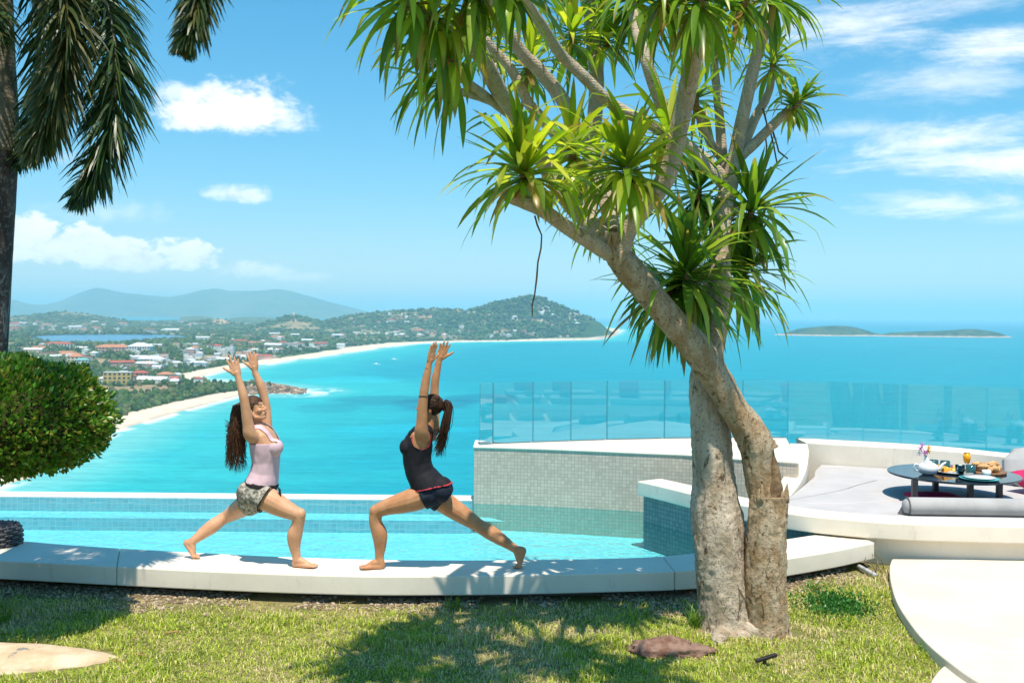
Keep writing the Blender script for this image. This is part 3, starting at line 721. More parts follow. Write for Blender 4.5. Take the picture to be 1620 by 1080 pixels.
lip = mb.build('overflow_edge', M_conc, pool, bevel=.01)
mb = MB(); mb.box((1.15, 9.15, -.42), (.9, .8, .30), rot=.25); mb.build('step', M_conc, pool, bevel=.01)
# water: a real sheet with ripples
M_water = bpy.data.materials.new('pool_water'); M_water.use_nodes = True; gg = G(M_water.node_tree); gg.n.clear()
tr = gg.new('ShaderNodeBsdfTransparent'); gg.put(tr.inputs[0], (.48, .92, .985))
gl = gg.new('ShaderNodeBsdfGlossy'); gl.inputs['Roughness'].default_value = .03
po = gg.pos(); h = gg.m('ADD', gg.noise(gg.mapping(po, (1, 1.6, 1)), 3.2, 3, .55, .6), gg.m('MULTIPLY', gg.noise(po, 13, 3, .5, .5), .3))
bn = gg.bump(h, .8, .06); gg.l.new(bn, gl.inputs['Normal'])
fz = gg.new('ShaderNodeFresnel'); fz.inputs[0].default_value = 1.30; gg.l.new(bn, fz.inputs['Normal'])
mx = gg.new('ShaderNodeMixShader'); gg.l.new(gg.m('MULTIPLY', fz.outputs[0], .85), mx.inputs[0]); gg.l.new(tr.outputs[0], mx.inputs[1]); gg.l.new(gl.outputs[0], mx.inputs[2])
ou = gg.new('ShaderNodeOutputMaterial'); gg.l.new(mx.outputs[0], ou.inputs[0])
wpts = [p for p in backf if p[0] > PX0] + [(5.2, 9.7), (5.2, 12.5), (wc0.x + .3, 12.5), (wc0.x + .3, lipN), (PX0, lipN)]
# ripple relief as geometry too
bm = bmesh.new(); vs_ = [bm.verts.new((p[0], p[1], WZ)) for p in wpts]; bm.faces.new(vs_); bmesh.ops.triangulate(bm, faces=bm.faces[:])
me = bpy.data.meshes.new('pool_water'); bm.to_mesh(me); bm.free(); o = link('pool_water', me, M_water); tag(o, kind='structure')
# ---- tiled wall with white coping
tw = empty('tiled_wall', (wc0.x, wc0.y, WZ)); tag(tw, 'low grey mosaic wall with white coping at the pool end', 'wall')
wl_s = [xy(p) for p in catmull([tuple(p) for p in wallc], 5)]
gl_px = [(768, 704.5), (780, 703.5), (843, 701), (903, 699), (960, 697), (1051, 695), (1112, 694), (1175, 693.5), (1247, 694), (1309, 696.5), (1365, 699.5), (1425, 703), (1492, 707), (1560, 711.5), (1640, 718)]
glass_pts = [P(x, y, COPE) for x, y in gl_px]
gs = catmull([tuple(p) for p in glass_pts[1:9]], 5)
strip_wall('mosaic_face', wl_s, -.8, COPE - .012, M_tile, tw)
strip_wall('mosaic_end', [(wc0.x + .02, wc0.y + .75), (wc0.x, wc0.y)], -2.5, COPE - .012, M_tile, tw)
# coping top
def resample(pts, n):
    A = np.array([p[:2] for p in pts], float); d = np.r_[0, np.cumsum(np.linalg.norm(np.diff(A, axis=0), axis=1))]
    u = np.linspace(0, d[-1], n); return [(np.interp(x, d, A[:, 0]), np.interp(x, d, A[:, 1])) for x in u]
cf = resample([(wc0.x - .01, wc0.y - .015)] + [(p[0], p[1] - .015) for p in wl_s[1:]], 30)
gb = [(wc0.x - .01, wc0.y + .62)] + [(p[0], p[1] + .12) for p in gs if p[0] > wc0.x + .3]
cb = resample(gb, 30)
mb = MB(); mb.prism(cf, cb, COPE - .012, COPE + .012); mb.build('coping', M_conc, tw, bevel=.008)
mb = MB(); mb.prism([(p[0] + .03, p[1] + .06) for p in cf], [(p[0] + (.05 if i == 0 else 0), p[1] - .05) for i, p in enumerate(cb)], -2.0, COPE - .014); mb.build('core', M_conc, tw)
# ---- glass balustrade
M_glass = bpy.data.materials.new('clear_glass'); M_glass.use_nodes = True; gg = G(M_glass.node_tree); gg.n.clear()
tr = gg.new('ShaderNodeBsdfTransparent'); gg.put(tr.inputs[0], (.94, .99, .985)); gl = gg.new('ShaderNodeBsdfGlossy'); gl.inputs['Roughness'].default_value = .01; gg.put(gl.inputs[0], (.9, 1, 1))
fz = gg.new('ShaderNodeFresnel'); fz.inputs[0].default_value = 1.66; mx = gg.new('ShaderNodeMixShader')
gg.l.new(fz.outputs[0], mx.inputs[0]); gg.l.new(tr.outputs[0], mx.inputs[1]); gg.l.new(gl.outputs[0], mx.inputs[2]); ou = gg.new('ShaderNodeOutputMaterial'); gg.l.new(mx.outputs[0], ou.inputs[0])
M_gedge = principled('glass_edge', (.03, .22, .26), .15, .6)[0]
bal = empty('glass_balustrade', glass_pts[4]); tag(bal, 'frameless clear glass balustrade curving along the white coping', 'balustrade')
GH = .79
def pane(a, b_, zb=COPE - .03, zt=COPE + GH):
    a = Vector((a[0], a[1], 0)); b_ = Vector((b_[0], b_[1], 0)); d = (b_ - a).normalized(); n_ = Vector((-d.y, d.x, 0)) * .006
    a2, b2 = a + d * .006, b_ - d * .006
    V = [a2 - n_, b2 - n_, b2 + n_, a2 + n_]; V = [(v.x, v.y, zb) for v in V] + [(v.x, v.y, zt) for v in V]
    p_ = mk('glass_pane', V, [(0, 1, 5, 4), (2, 3, 7, 6)], M_glass, bal)
    mk('polished_edge', V, [(1, 2, 6, 5), (3, 0, 4, 7), (4, 5, 6, 7)], M_gedge, p_)
for i in range(1, len(glass_pts) - 1): pane(glass_pts[i], glass_pts[i + 1])
c0 = glass_pts[1]; pane((c0.x - .17, c0.y - .12), (c0.x, c0.y - .012))
c1 = glass_pts[-1]; pane(c1, (c1.x + .9, c1.y - .65)); pane((c1.x + .9, c1.y - .65), (c1.x + 1.7, c1.y - 1.5))
# ---- daybed platform: rim beam, recessed base, parapet, mattress
plat = empty('daybed_platform', (4, 10, -.15)); tag(plat, 'round white concrete daybed platform with curved rim and parapet', 'platform')
rim_px = [(1008, 760.5), (1050, 770), (1093, 780.6), (1140, 791.5), (1183, 800), (1248, 811.5), (1314, 819), (1409, 826.5), (1510, 830), (1620, 832.5), (1760, 833)]
rf = catmull([tuple(P(x, y, RIM)) for x, y in rim_px], 5); rf += [np.array([rf[-1][0] + 1.5, rf[-1][1] + .1, RIM]), np.array([rf[-1][0] + 3.2, rf[-1][1] + .6, RIM])]
def offset(pts, w):
    A = np.array([p[:2] for p in pts], float); T = np.gradient(A, axis=0); T /= np.linalg.norm(T, axis=1)[:, None]; N = np.stack([-T[:, 1], T[:, 0]], 1)
    return [tuple(a + n_ * w) for a, n_ in zip(A, N)]
rb = offset(rf, .36)
mb = MB(); mb.prism([xy(p) for p in rf], rb, RIM - .16, RIM); mb.build('rim_beam', M_conc, plat, bevel=.014)
base_f = offset(rf, .10); base_b = offset(rf, .30)
ib = 6
mb = MB(); mb.prism([p for p in base_f if p[0] > 2.9], [q for p, q in zip(base_f, base_b) if p[0] > 2.9], -.5, RIM - .162); mb.build('base_wall', M_conc, plat)
dk = [p for p in base_f if p[0] <= 3.1]
strip_wall('dark_mosaic_face', dk, -.9, RIM - .162, M_tile_dark, plat); strip_wall('dark_mosaic_end', [(dk[0][0] + .25, dk[0][1] + .25), dk[0]], -.9, RIM - .162, M_tile_dark, plat)
# parapet along the glass, running down to the rim at its left end
par_f = [P(x, y, COPE) for x, y in [(1275, 701.5), (1314, 704), (1360, 706.5), (1409, 709), (1470, 713), (1540, 718.5), (1598, 725), (1680, 733)]]
par_s = catmull([tuple(p) for p in par_f], 4)
par_b = [(p[0] + .02, p[1] + .52) for p in par_s]
mb = MB(); mb.prism([xy(p) for p in par_s], par_b, -.6, COPE + .016); mb.build('parapet', M_conc, plat, bevel=.014)
lx = [(1275, 701.5, COPE + .014), (1277, 712, COPE - .01), (1276, 727, .36), (1272, 745, .29), (1262, 765, .22), (1246, 785, .185)]
lpts = catmull([(*P(x, y, z)[:2], z) for x, y, z in lx], 4)
mb = MB(); mb.prism([(p[0] + .02, p[1]) for p in lpts], [(p[0] - .20, p[1] + .03) for p in lpts], -.5, [p[2] for p in lpts]); mb.build('parapet_sweep', M_conc, plat, bevel=.012)
# mattress in sections
M_matt = mottled('grey_mattress', (.50, .48, .475), (.45, .435, .43), 3, .9, .1, .35, 9, .012)
mcx = [p for p in rb if p[0] > 2.75]
mi = resample([(p[0], p[1] + .02) for p in mcx], 28)
mo = resample([(lpts[-1][0] + .06, lpts[-1][1] + .1), (lpts[8][0] + .08, lpts[8][1] - .05), (lpts[4][0] + .06, lpts[4][1] - .1)] + [(p[0] + .06, p[1] - .03) for p in par_s[2:]] + [(7.5, 10.6)], 28)
matt = empty('mattress', (4.5, 10.5, .0)); tag(matt, 'pale grey outdoor mattress filling the round daybed', 'mattress')
zt = .165
for a, b_ in [(0.0, .34), (.34, .66), (.66, 1.0)]:
    A_ = [np.array(x) * (1 - a) + np.array(y) * a for x, y in zip(mi, mo)]; B_ = [np.array(x) * (1 - b_) + np.array(y) * b_ for x, y in zip(mi, mo)]
    mb = MB(); mb.prism(A_, [q - (q - p) * .008 for p, q in zip(A_, B_)], -.05, zt + .004 * (a > .3)); mb.build('cushion_section', M_matt, matt, bevel=.03, seg=3)
# ---- curved white path, two slabs
path = empty('garden_path', (4, 6.8, GZ)); tag(path, 'smooth pale concrete path curving beside the lawn', 'path')
pe = [P(x, y, -.15) for x, y in [(1411, 883.5), (1407, 897), (1409, 920), (1418, 950), (1436, 980), (1462, 1012), (1500, 1045), (1548, 1078), (1640, 1125), (1760, 1170)]]
ps = catmull([tuple(p) for p in pe], 5)
far = [(p[0] + 9, p[1] + (.3 if i == 0 else 0)) for i, p in enumerate(ps)]
far[0] = (ps[0][0] + 9, ps[0][1])
mb = MB(); mb.prism([xy(p) for p in ps], far, -.5, -.15); mb.build('path_slab', M_path, path, bevel=.012)
pe2 = [P(x, y, -.20) for x, y in [(1500, 1048), (1488, 1056), (1478, 1068), (1471, 1080), (1462, 1105), (1460, 1150), (1480, 1220)]]
ps2 = catmull([tuple(p) for p in pe2], 4)
mb = MB(); mb.prism([xy(p) for p in ps2], [(p[0] + 2.5, p[1]) for p in ps2], -.5, -.20); mb.build('path_slab', M_path, path, bevel=.012)
# ---- lawn ground: gentle relief, soil and thatch under the grass
def ground_z(x, y):
    return GZ + .03 * (float(fbm(np.array(x * .8 + 40), np.array(y * .8 + 40), 3)) - .5) + .02 * max(0, (7.4 - y)) * -.3
gx = np.linspace(-14, 9, 160); gy = np.linspace(-9, 9.4, 130)
GX, GY = np.meshgrid(gx, gy, indexing='ij')
GZZ = GZ + .03 * (fbm(GX * .8 + 40, GY * .8 + 40, 3) - .5) - .006 * np.maximum(0, 7.4 - GY)
M_soil, gg, b = principled('lawn_soil', (.2, .15, .1), .95, .1); co = gg.pos()
n_ = gg.noise(co, 2.2, 6, .6); n2 = gg.noise(co, 40, 5, .7)
c = gg.mix(gg.ss(n_, .4, .62), (.20, .22, .06), (.42, .34, .18)); c = gg.mix(gg.ss(n2, .3, .8), c, (.14, .13, .045)); gg.put(b.inputs['Base Color'], c)
gg.put(b.inputs['Normal'], gg.bump(gg.noise(co, 60, 5, .7), .8, .02))
# cut the ground at the ledge foundation so it ends under it
o = mk_np('lawn', np.stack([GX, GY, GZZ], -1).reshape(-1, 3), grid_quads(160, 130), M_soil, smooth=True); tag(o, kind='structure')
bm = bmesh.new(); bm.from_mesh(o.data)
lx_ = np.array([p[0] for p in ff]); ly_ = np.array([a[1] * .4 + b_[1] * .6 for a, b_ in zip(ff, bb)])
bmesh.ops.delete(bm, geom=[v for v in bm.verts if v.co.y > np.interp(v.co.x, lx_, ly_) + .15 and v.co.x < 2.9], context='VERTS'); bm.to_mesh(o.data); bm.free()
# hillside falling away below the terrace
hx = np.linspace(-160, 160, 70); hy = np.r_[np.linspace(12.9, 40, 14), np.linspace(48, 420, 40)]
HXg, HYg = np.meshgrid(hx, hy, indexing='ij'); HZg = -2.6 - (HYg - 12.9) * .52 + 3 * (fbm(HXg / 20, HYg / 20, 4) - .5); HZg = np.maximum(HZg, SEA - 3)
M_hill = mottled('hillside_scrub', (.05, .09, .03), (.11, .12, .05), .3, .95, .1, .8, 1.5, .3)
o = mk_np('hillside', np.stack([HXg, HYg, HZg], -1).reshape(-1, 3), grid_quads(70, len(hy)), M_hill, smooth=True); tag(o, kind='structure')

# ---- grass blades
def lawn_ok(x, y):
    yl = np.interp(x, lx_, np.array([p[1] for p in ff]))
    ok = y < yl - .02 + .10 * (fbm(x * 3, y * 3, 2) - .5)
    pxs = np.interp(y, [p[1] for p in ps[::-1]], [p[0] for p in ps[::-1]], left=ps[-1][0], right=ps[0][0]); ok &= x < pxs - .01
    pxs2 = np.interp(y, [p[1] for p in ps2[::-1]], [p[0] for p in ps2[::-1]], left=9, right=99); ok &= x < pxs2 - .01
    for (cx, cy_, rx_, ry_) in NOGRASS:
        ok &= ((x - cx) / rx_) ** 2 + ((y - cy_) / ry_) ** 2 + .7 * (fbm(x * 5, y * 5, 3) - .5) > 1
    return ok
NOGRASS = []
rockc = P(60, 1040, GZ); NOGRASS.append((rockc.x - .25, rockc.y - .02, .80, .30))
def grass():
    N = 340000
    x = rng.uniform(-5.2, 4.6, N); y = rng.uniform(5.4, 10.2, N)
    yl = np.interp(x, lx_, np.array([p[1] for p in ff])); gap = yl - y
    dry = fbm(x * 1.1 + 7, y * 1.5 + 3, 4)
    edge = sstep(gap, .02, .55)                   # bare gravel strip by the ledge
    green = sstep(fbm(x * .9 + 20, y * 1.2, 3), .35, .6)
    keep = lawn_ok(x, y) & (rng.random(N) < (.16 + .84 * edge) * (.45 + .55 * (1 - sstep(dry, .55, .72))))
    x, y, dry, gap, edge = x[keep], y[keep], dry[keep], gap[keep], edge[keep]; n = len(x)
    z = GZ + .03 * (fbm(x * .8 + 40, y * .8 + 40, 3) - .5) - .006 * np.maximum(0, 7.4 - y) - .004
    tuft = fbm(x * 4 + 11, y * 4, 3)
    L = (.018 + .034 * rng.random(n) ** 1.6) * (.7 + .8 * sstep(tuft, .4, .7)); wd = .0022 + .0022 * rng.random(n)
    az_ = rng.random(n) * 6.283; lean = .25 + .9 * rng.random(n); dx, dy = np.cos(az_), np.sin(az_); sx, sy = -dy, dx
    b0 = np.stack([x, y, z], 1); side = np.stack([sx * wd, sy * wd, 0 * wd], 1)
    mid_ = b0 + np.stack([dx * L * .35 * lean * .6, dy * L * .35 * lean * .6, L * .6], 1); tip = b0 + np.stack([dx * L * lean, dy * L * lean, L * (1.05 - .35 * lean)], 1)
    V = np.stack([b0 - side, b0 + side, mid_ - side * .8, mid_ + side * .8, tip], 1).reshape(-1, 3)
    k = (np.arange(n) * 5)[:, None]; T = np.concatenate([k + [0, 1, 3], k + [0, 3, 2], k + [2, 3, 4]], 0)
    gcol = np.array([[.34, .45, .03], [.48, .57, .055], [.62, .65, .11], [.26, .38, .025]])[rng.integers(0, 4, n)]
    straw = np.array([.80, .66, .36]); ms = (rng.random(n) < .16 + .55 * sstep(dry, .46, .66) + .35 * (1 - edge))[:, None]
    c = np.where(ms, straw * (.7 + .5 * rng.random((n, 1))), gcol * (.8 + .45 * rng.random((n, 1))))
    m = vcol_mat('grass_blades', .55, .35); gg = G(m.node_tree); b = gg.n['Principled BSDF']
    tl = gg.new('ShaderNodeBsdfTranslucent'); vc = [q for q in gg.n if q.type == 'VERTEX_COLOR'][0]; gg.l.new(vc.outputs[0], tl.inputs[0])
    mx = gg.new('ShaderNodeMixShader'); mx.inputs[0].default_value = .3; gg.l.new(b.outputs[0], mx.inputs[1]); gg.l.new(tl.outputs[0], mx.inputs[2]); gg.l.new(mx.outputs[0], gg.n['Material Output'].inputs[0])
    o = mk_np('lawn_grass', V, T, m, colattr=np.repeat(c, 5, 0)); tag(o, 'short green and straw coloured lawn grass below the ledge', 'grass', kind='stuff')
# pebbles
def pebbles():
    bm = bmesh.new(); bmesh.ops.create_icosphere(bm, subdivisions=1, radius=1); bm.verts.ensure_lookup_table()
    bv = np.array([v.co[:] for v in bm.verts]); bf = np.array([[v.index for v in f.verts] for f in bm.faces]); bm.free()
    n = 9000; x = rng.uniform(-5, 3.1, n); yl = np.interp(x, lx_, np.array([p[1] for p in ff])); g_ = -.2 + .62 * rng.random(n) ** 1.3; y = yl - g_
    keep = (fbm(x * 1.6 + 60, y * 2, 3) + .25 * (g_ < .15) > .58); x, y = x[keep], y[keep]; n = len(x)
    z = GZ + .03 * (fbm(x * .8 + 40, y * .8 + 40, 3) - .5) - .006 * np.maximum(0, 7.4 - y)
    r = .007 + .012 * rng.random(n) ** 2
    V = bv[None] * (1 + .5 * (rng.random((n, len(bv), 1)) - .5)) * r[:, None, None] * np.array([1.2, 1, .7]); V = V + np.stack([x, y, z + r * .3], 1)[:, None]
    Q = (bf[None] + (np.arange(n) * len(bv))[:, None, None]).reshape(-1, 3)
    base = np.array([[.34, .26, .17], [.25, .19, .125], [.44, .36, .26], [.19, .13, .085]])[rng.integers(0, 4, n)] * (.8 + .4 * rng.random((n, 1)))
    o = mk_np('gravel', V.reshape(-1, 3), Q, vcol_mat('pebbles', .85, .2), colattr=np.repeat(base, len(bv), 0)); tag(o, 'loose pale gravel along the foot of the ledge', 'gravel', kind='stuff')
# ================================================================ PLANTS
def leaf_mat(name, cols, rough=.38, trans=.3, spec=.45):
    """glossy leaf: colour differs from leaf to leaf through the col attribute"""
    m, gg, b = principled(name, cols, rough, spec); a = gg.new('ShaderNodeVertexColor'); a.layer_name = 'col'
    gg.l.new(a.outputs[0], b.inputs['Base Color'])
    tl = gg.new('ShaderNodeBsdfTranslucent'); gg.l.new(gg.mix(1.0, a.outputs[0], (1.25, 1.3, .55), 'MULTIPLY'), tl.inputs[0])
    mx = gg.new('ShaderNodeMixShader'); mx.inputs[0].default_value = trans; gg.l.new(b.outputs[0], mx.inputs[1]); gg.l.new(tl.outputs[0], mx.inputs[2]); gg.l.new(mx.outputs[0], gg.n['Material Output'].inputs[0])
    return m
M_leaf = leaf_mat('sword_leaf', (.1, .2, .03), .32, .5)
M_palm = leaf_mat('palm_leaflet', (.05, .09, .03), .4, .22, .5)
M_bush = leaf_mat('bush_leaf', (.06, .13, .02), .33, .28, .5)
def bark(name, c1, c2, c3, rings=0.0, scale=10):
    m, gg, b = principled(name, c1, .9, .15); co = gg.pos()
    n = gg.noise(gg.mapping(co, (1, 1, .45)), scale, 8, .65, .4); n2 = gg.noise(co, scale * 5, 6, .7)
    c = gg.mix(gg.ss(n, .38, .66), c1, c2); c = gg.mix(gg.ss(n2, .53, .68), c, c3); c = gg.mix(gg.ss(gg.noise(gg.mapping(co, (1, 1, .4), loc=(5, 5, 5)), scale * 1.5, 6, .72, 1.2), .565, .64), c, c3)
    gg.put(b.inputs['Base Color'], c); h = gg.m('ADD', n, gg.m('MULTIPLY', n2, .5))
    if rings:
        wv = gg.new('ShaderNodeTexWave', wave_type='BANDS', bands_direction='Z'); gg.l.new(co, wv.inputs[0]); wv.inputs['Scale'].default_value = rings; wv.inputs['Distortion'].default_value = 3.5; wv.inputs['Detail'].default_value = 3; wv.inputs['Detail Scale'].default_value = 2
        h = gg.m('ADD', h, gg.m('MULTIPLY', wv.outputs[1], .08))
    gg.put(b.inputs['Normal'], gg.bump(h, .9, .035)); return m
M_bark = bark('pale_bark', (.42, .335, .235), (.62, .53, .415), (.15, .105, .065), 0, 9)
M_bark_b = bark('brown_bark', (.37, .25, .135), (.56, .45, .315), (.12, .075, .04), 0, 10)
M_branch = bark('ringed_bark', (.50, .405, .30), (.64, .545, .42), (.33, .25, .165), 16, 14)
M_dead = mottled('dead_wood', (.14, .09, .05), (.26, .18, .10), 20, .95, .1, .6, 80, .01)
def rough_tube(name, path, mat, parent, n=28, amp=.10, lump=5.0, steps=10, fine=.03, cap=True, ridges=0.0, slim=1.0):
    """trunk or limb: (x, y, z, r) knots, swept with uneven bark relief"""
    pts = catmull(path, steps); m = len(pts); V = []; prev = None
    for i, p in enumerate(pts):
        p0 = Vector(pts[max(i - 1, 0)][:3]); p1 = Vector(pts[min(i + 1, m - 1)][:3]); d = (p1 - p0).normalized()
        u = d.orthogonal().normalized() if prev is None else (prev - d * d.dot(prev)).normalized(); w = d.cross(u); prev = u; c = Vector(p[:3]); r = p[3] * slim
        for k in range(n):
            a = 2 * math.pi * k / n; nrm = u * math.cos(a) + w * math.sin(a); q = c + nrm * r
            qe = Vector((q.x, q.y, q.z * .55)); dn = mnoise.noise(qe * lump) * amp + mnoise.noise(qe * lump * 3.1 + Vector((9, 3, 1))) * amp * .5 + mnoise.noise(qe * lump * 9) * fine
            if ridges: dn += ridges * mnoise.noise(Vector((math.cos(a) * 3.2, math.sin(a) * 3.2, i * .05)))
            V.append(c + nrm * r * (1 + dn))
    Fc = [(i * n + k, i * n + (k + 1) % n, (i + 1) * n + (k + 1) % n, (i + 1) * n + k) for i in range(m - 1) for k in range(n)]
    if cap:
        V += [Vector(pts[0][:3]), Vector(pts[-1][:3])]; e = len(V)
        Fc += [((k + 1) % n, k, e - 2) for k in range(n)] + [((m - 1) * n + k, (m - 1) * n + (k + 1) % n, e - 1) for k in range(n)]
    return mk(name, V, Fc, mat, parent, True)
def sword_leaf(base, d, L, w, droop, rs, fold=.26, seg=7):
    """one strap leaf: three points across, bending down under its weight"""
    d = d.normalized(); side = d.cross(Vector((0, 0, 1)))
    if side.length < .05: side = Vector((math.cos(rs.random() * 6.28), math.sin(rs.random() * 6.28), 0))
    side.normalize(); tw = rs.uniform(-.5, .5); V = []; p = Vector(base); st = L / seg; kink = rs.random() < .34; kp = rs.randint(3, 5)
    for i in range(seg + 1):
        u = i / seg; wd = w * (min(1, .55 + u * 2.2) if u < .25 else 1) * (1 - max(0, (u - .42) / .58) ** 1.7) + .0006
        up = side.cross(d).normalized(); sd_ = (side * math.cos(tw * u) + up * math.sin(tw * u))
        V += [p - sd_ * wd + up * wd * fold, p.copy(), p + sd_ * wd + up * wd * fold]
        b = droop * (.35 + 1.3 * u) / seg
        if kink and i == kp: b += .8
        d = (d + Vector((0, 0, -1)) * b).normalized(); p = p + d * st
    Fc = []
    for i in range(seg):
        a = 3 * i; Fc += [(a, a + 1, a + 4, a + 3), (a + 1, a + 2, a + 5, a + 4)]
    return V, Fc
GREENS = [(.13, .25, .02), (.20, .33, .026), (.29, .41, .04), (.10, .19, .022), (.38, .45, .06), (.17, .24, .03)]
def colour_mesh(me, cols):
    ca = me.color_attributes.new('col', 'FLOAT_COLOR', 'POINT'); c4 = np.ones((len(me.vertices), 4), np.float32); c4[:, :3] = cols; ca.data.foreach_set('color', c4.ravel())
def rosette(parent, c, axis, n, L, w, seed, single, spread=(8, 118), droopk=1.0, dry=.06, pal=0, neck=None):
    """head of strap leaves at a branch end; single: every leaf an object of its own"""
    rs = random.Random(seed); axis = Vector(axis).normalized(); u = axis.orthogonal().normalized(); v = axis.cross(u); c = Vector(c)
    mb = MB(); nk = neck or .03; mb.sweep([c - axis * .10, c - axis * .05, c, c + axis * .03], [nk * .8, nk * .9, nk, nk * .5], 9); root = mb.build('leaf_rosette', M_neck, parent, True)
    allv, allf, allc = [], [], []
    for i in range(n):
        f = (i + .5) / n; th = math.radians(spread[0] + (spread[1] - spread[0]) * f ** .8 + rs.uniform(-16, 16)); ph = i * 2.39996 + rs.uniform(-.3, .3)
        d = axis * math.cos(th) + (u * math.cos(ph) + v * math.sin(ph)) * math.sin(th)
        ll = L * (.62 + .5 * math.sin(math.pi * min(1, f * .75 + .15))) * rs.uniform(.7, 1.2)
        V, Fc = sword_leaf(c + axis * (.03 - .13 * f) + d * nk * .5, d, ll, w * rs.uniform(.75, 1.2), droopk * rs.uniform(.25, 1.7) * (.5 + .8 * f), rs)
        g0 = GREENS[rs.randrange(len(GREENS))]; k = rs.uniform(.8, 1.25); col = np.array(g0) * k
        if pal == 1: col = col * np.array([1.45, 1.25, 1.0])
        if pal == 2: col = col * np.array([.72, .82, .95])
        if f > .75 and rs.random() < dry * 4: col = np.array([.36, .25, .055]) if rs.random() < .6 else np.array([.30, .17, .07])
        cc = np.repeat(col[None], len(V), 0)
        tipd = rs.random() < .35
        if tipd: cc[-5:] = np.array([.33, .24, .07])
        cc[1::3] *= 1.15
        if single:
            me = bpy.data.meshes.new('leaf'); me.from_pydata([tuple(x) for x in V], [], Fc); colour_mesh(me, cc); link('leaf', me, M_leaf, root, True)
        else:
            o = len(allv); allv += V; allf += [tuple(q + o for q in fc) for fc in Fc]; allc.append(cc)
    if allv:
        me = bpy.data.meshes.new('leaves'); me.from_pydata([tuple(x) for x in allv], [], allf); colour_mesh(me, np.concatenate(allc)); o = link('leaves', me, M_leaf, root, True); o['kind'] = 'stuff'
    return root
M_neck = mottled('leaf_neck', (.30, .14, .07), (.42, .26, .14), 40, .8, .2, .4, 120, .004)
def knots(lst, D0=None):
    """(px, py, D, width px) -> x y z r"""
    return [(*PD(a, b_, d), w_ * .5 * d / F) for a, b_, d, w_ in lst]
tree = empty('dragon_tree', P(1180, 992, GZ)); tag(tree, 'big dragon tree with twin leaning pale trunks and strap leaf crowns', 'tree')
TD = P(1150, 990, GZ).y            # stands about here
def T(lst): return knots([(a, b_, TD + dz, w_) for a, b_, dz, w_ in lst])
rough_tube('trunk', T([(1153, 1006, -.02, 120), (1150, 985, 0, 92), (1145, 940, .02, 84), (1140, 890, .04, 84), (1136, 840, .06, 87), (1131, 800, .08, 80), (1130, 760, .10, 70), (1127, 715, .12, 67), (1122, 660, .14, 63), (1118, 610, .16, 58), (1120, 560, .2, 52), (1128, 520, .26, 46), (1136, 470, .34, 40), (1138, 420, .42, 36), (1140, 378, .5, 33), (1146, 325, .56, 30), (1156, 281, .62, 28)]), M_bark, tree, 72, .095, 5.0, 16, .06, ridges=.06, slim=.95)
rough_tube('trunk', T([(1213, 1012, -.12, 92), (1213, 990, -.12, 70), (1210, 940, -.11, 66), (1210, 890, -.10, 66), (1213, 840, -.09, 63), (1216, 800, -.08, 61), (1217, 783, -.08, 58)]), M_bark_b, tree, 64, .085, 6, 20, .06, ridges=.09, slim=.96)
rough_tube('trunk', T([(1209, 800, -.06, 40), (1203, 770, -.05, 42), (1198, 735, -.05, 45), (1196, 705, -.05, 52), (1182, 676, -.05, 50), (1160, 645, -.06, 45), (1138, 606, -.08, 46), (1112, 566, -.10, 50), (1085, 533, -.13, 46), (1050, 493, -.17, 43), (1020, 455, -.21, 43), (994, 424, -.24, 46), (975, 400, -.26, 40)]), M_bark_b, tree, 36, .09, 7, 10, .05, ridges=.06)
rough_tube('branch_stump', T([(1218, 712, -.07, 26), (1212, 697, -.06, 22), (1214, 685, -.06, 8)]), M_bark_b, tree, 14, .3, 20, 4, .1)
rough_tube('broken_flank', T([(1222, 792, -.1, 34), (1224, 760, -.08, 24), (1219, 725, -.06, 18), (1214, 700, -.05, 12)]), M_dead, tree, 14, .3, 14, 6, .1)
for i in range(8):
    a_ = random.uniform(-1.5, 1.5); r_ = 29 + random.uniform(-2, 3)
    rough_tube('splinter', T([(1217 + r_ * math.sin(a_), 795, -.08 - .1 * math.cos(a_), 10), (1217 + r_ * 1.02 * math.sin(a_), 781 - random.uniform(0, 4), -.08 - .1 * math.cos(a_), 7), (1218 + r_ * 1.05 * math.sin(a_), 772 - random.uniform(-5, 8), -.08 - .1 * math.cos(a_), 1.5)]), M_bark_b, tree, 6, .2, 30, 2, .1)
rough_tube('branch_stump', T([(972, 408, -.26, 34), (968, 385, -.28, 30), (969, 366, -.29, 27)]), M_bark_b, tree, 20, .16, 14, 5, .06)
rough_tube('dead_heart', T([(969, 369, -.29, 20), (969, 362, -.29, 15)]), M_dead, tree, 12, .4, 30, 2, .1)
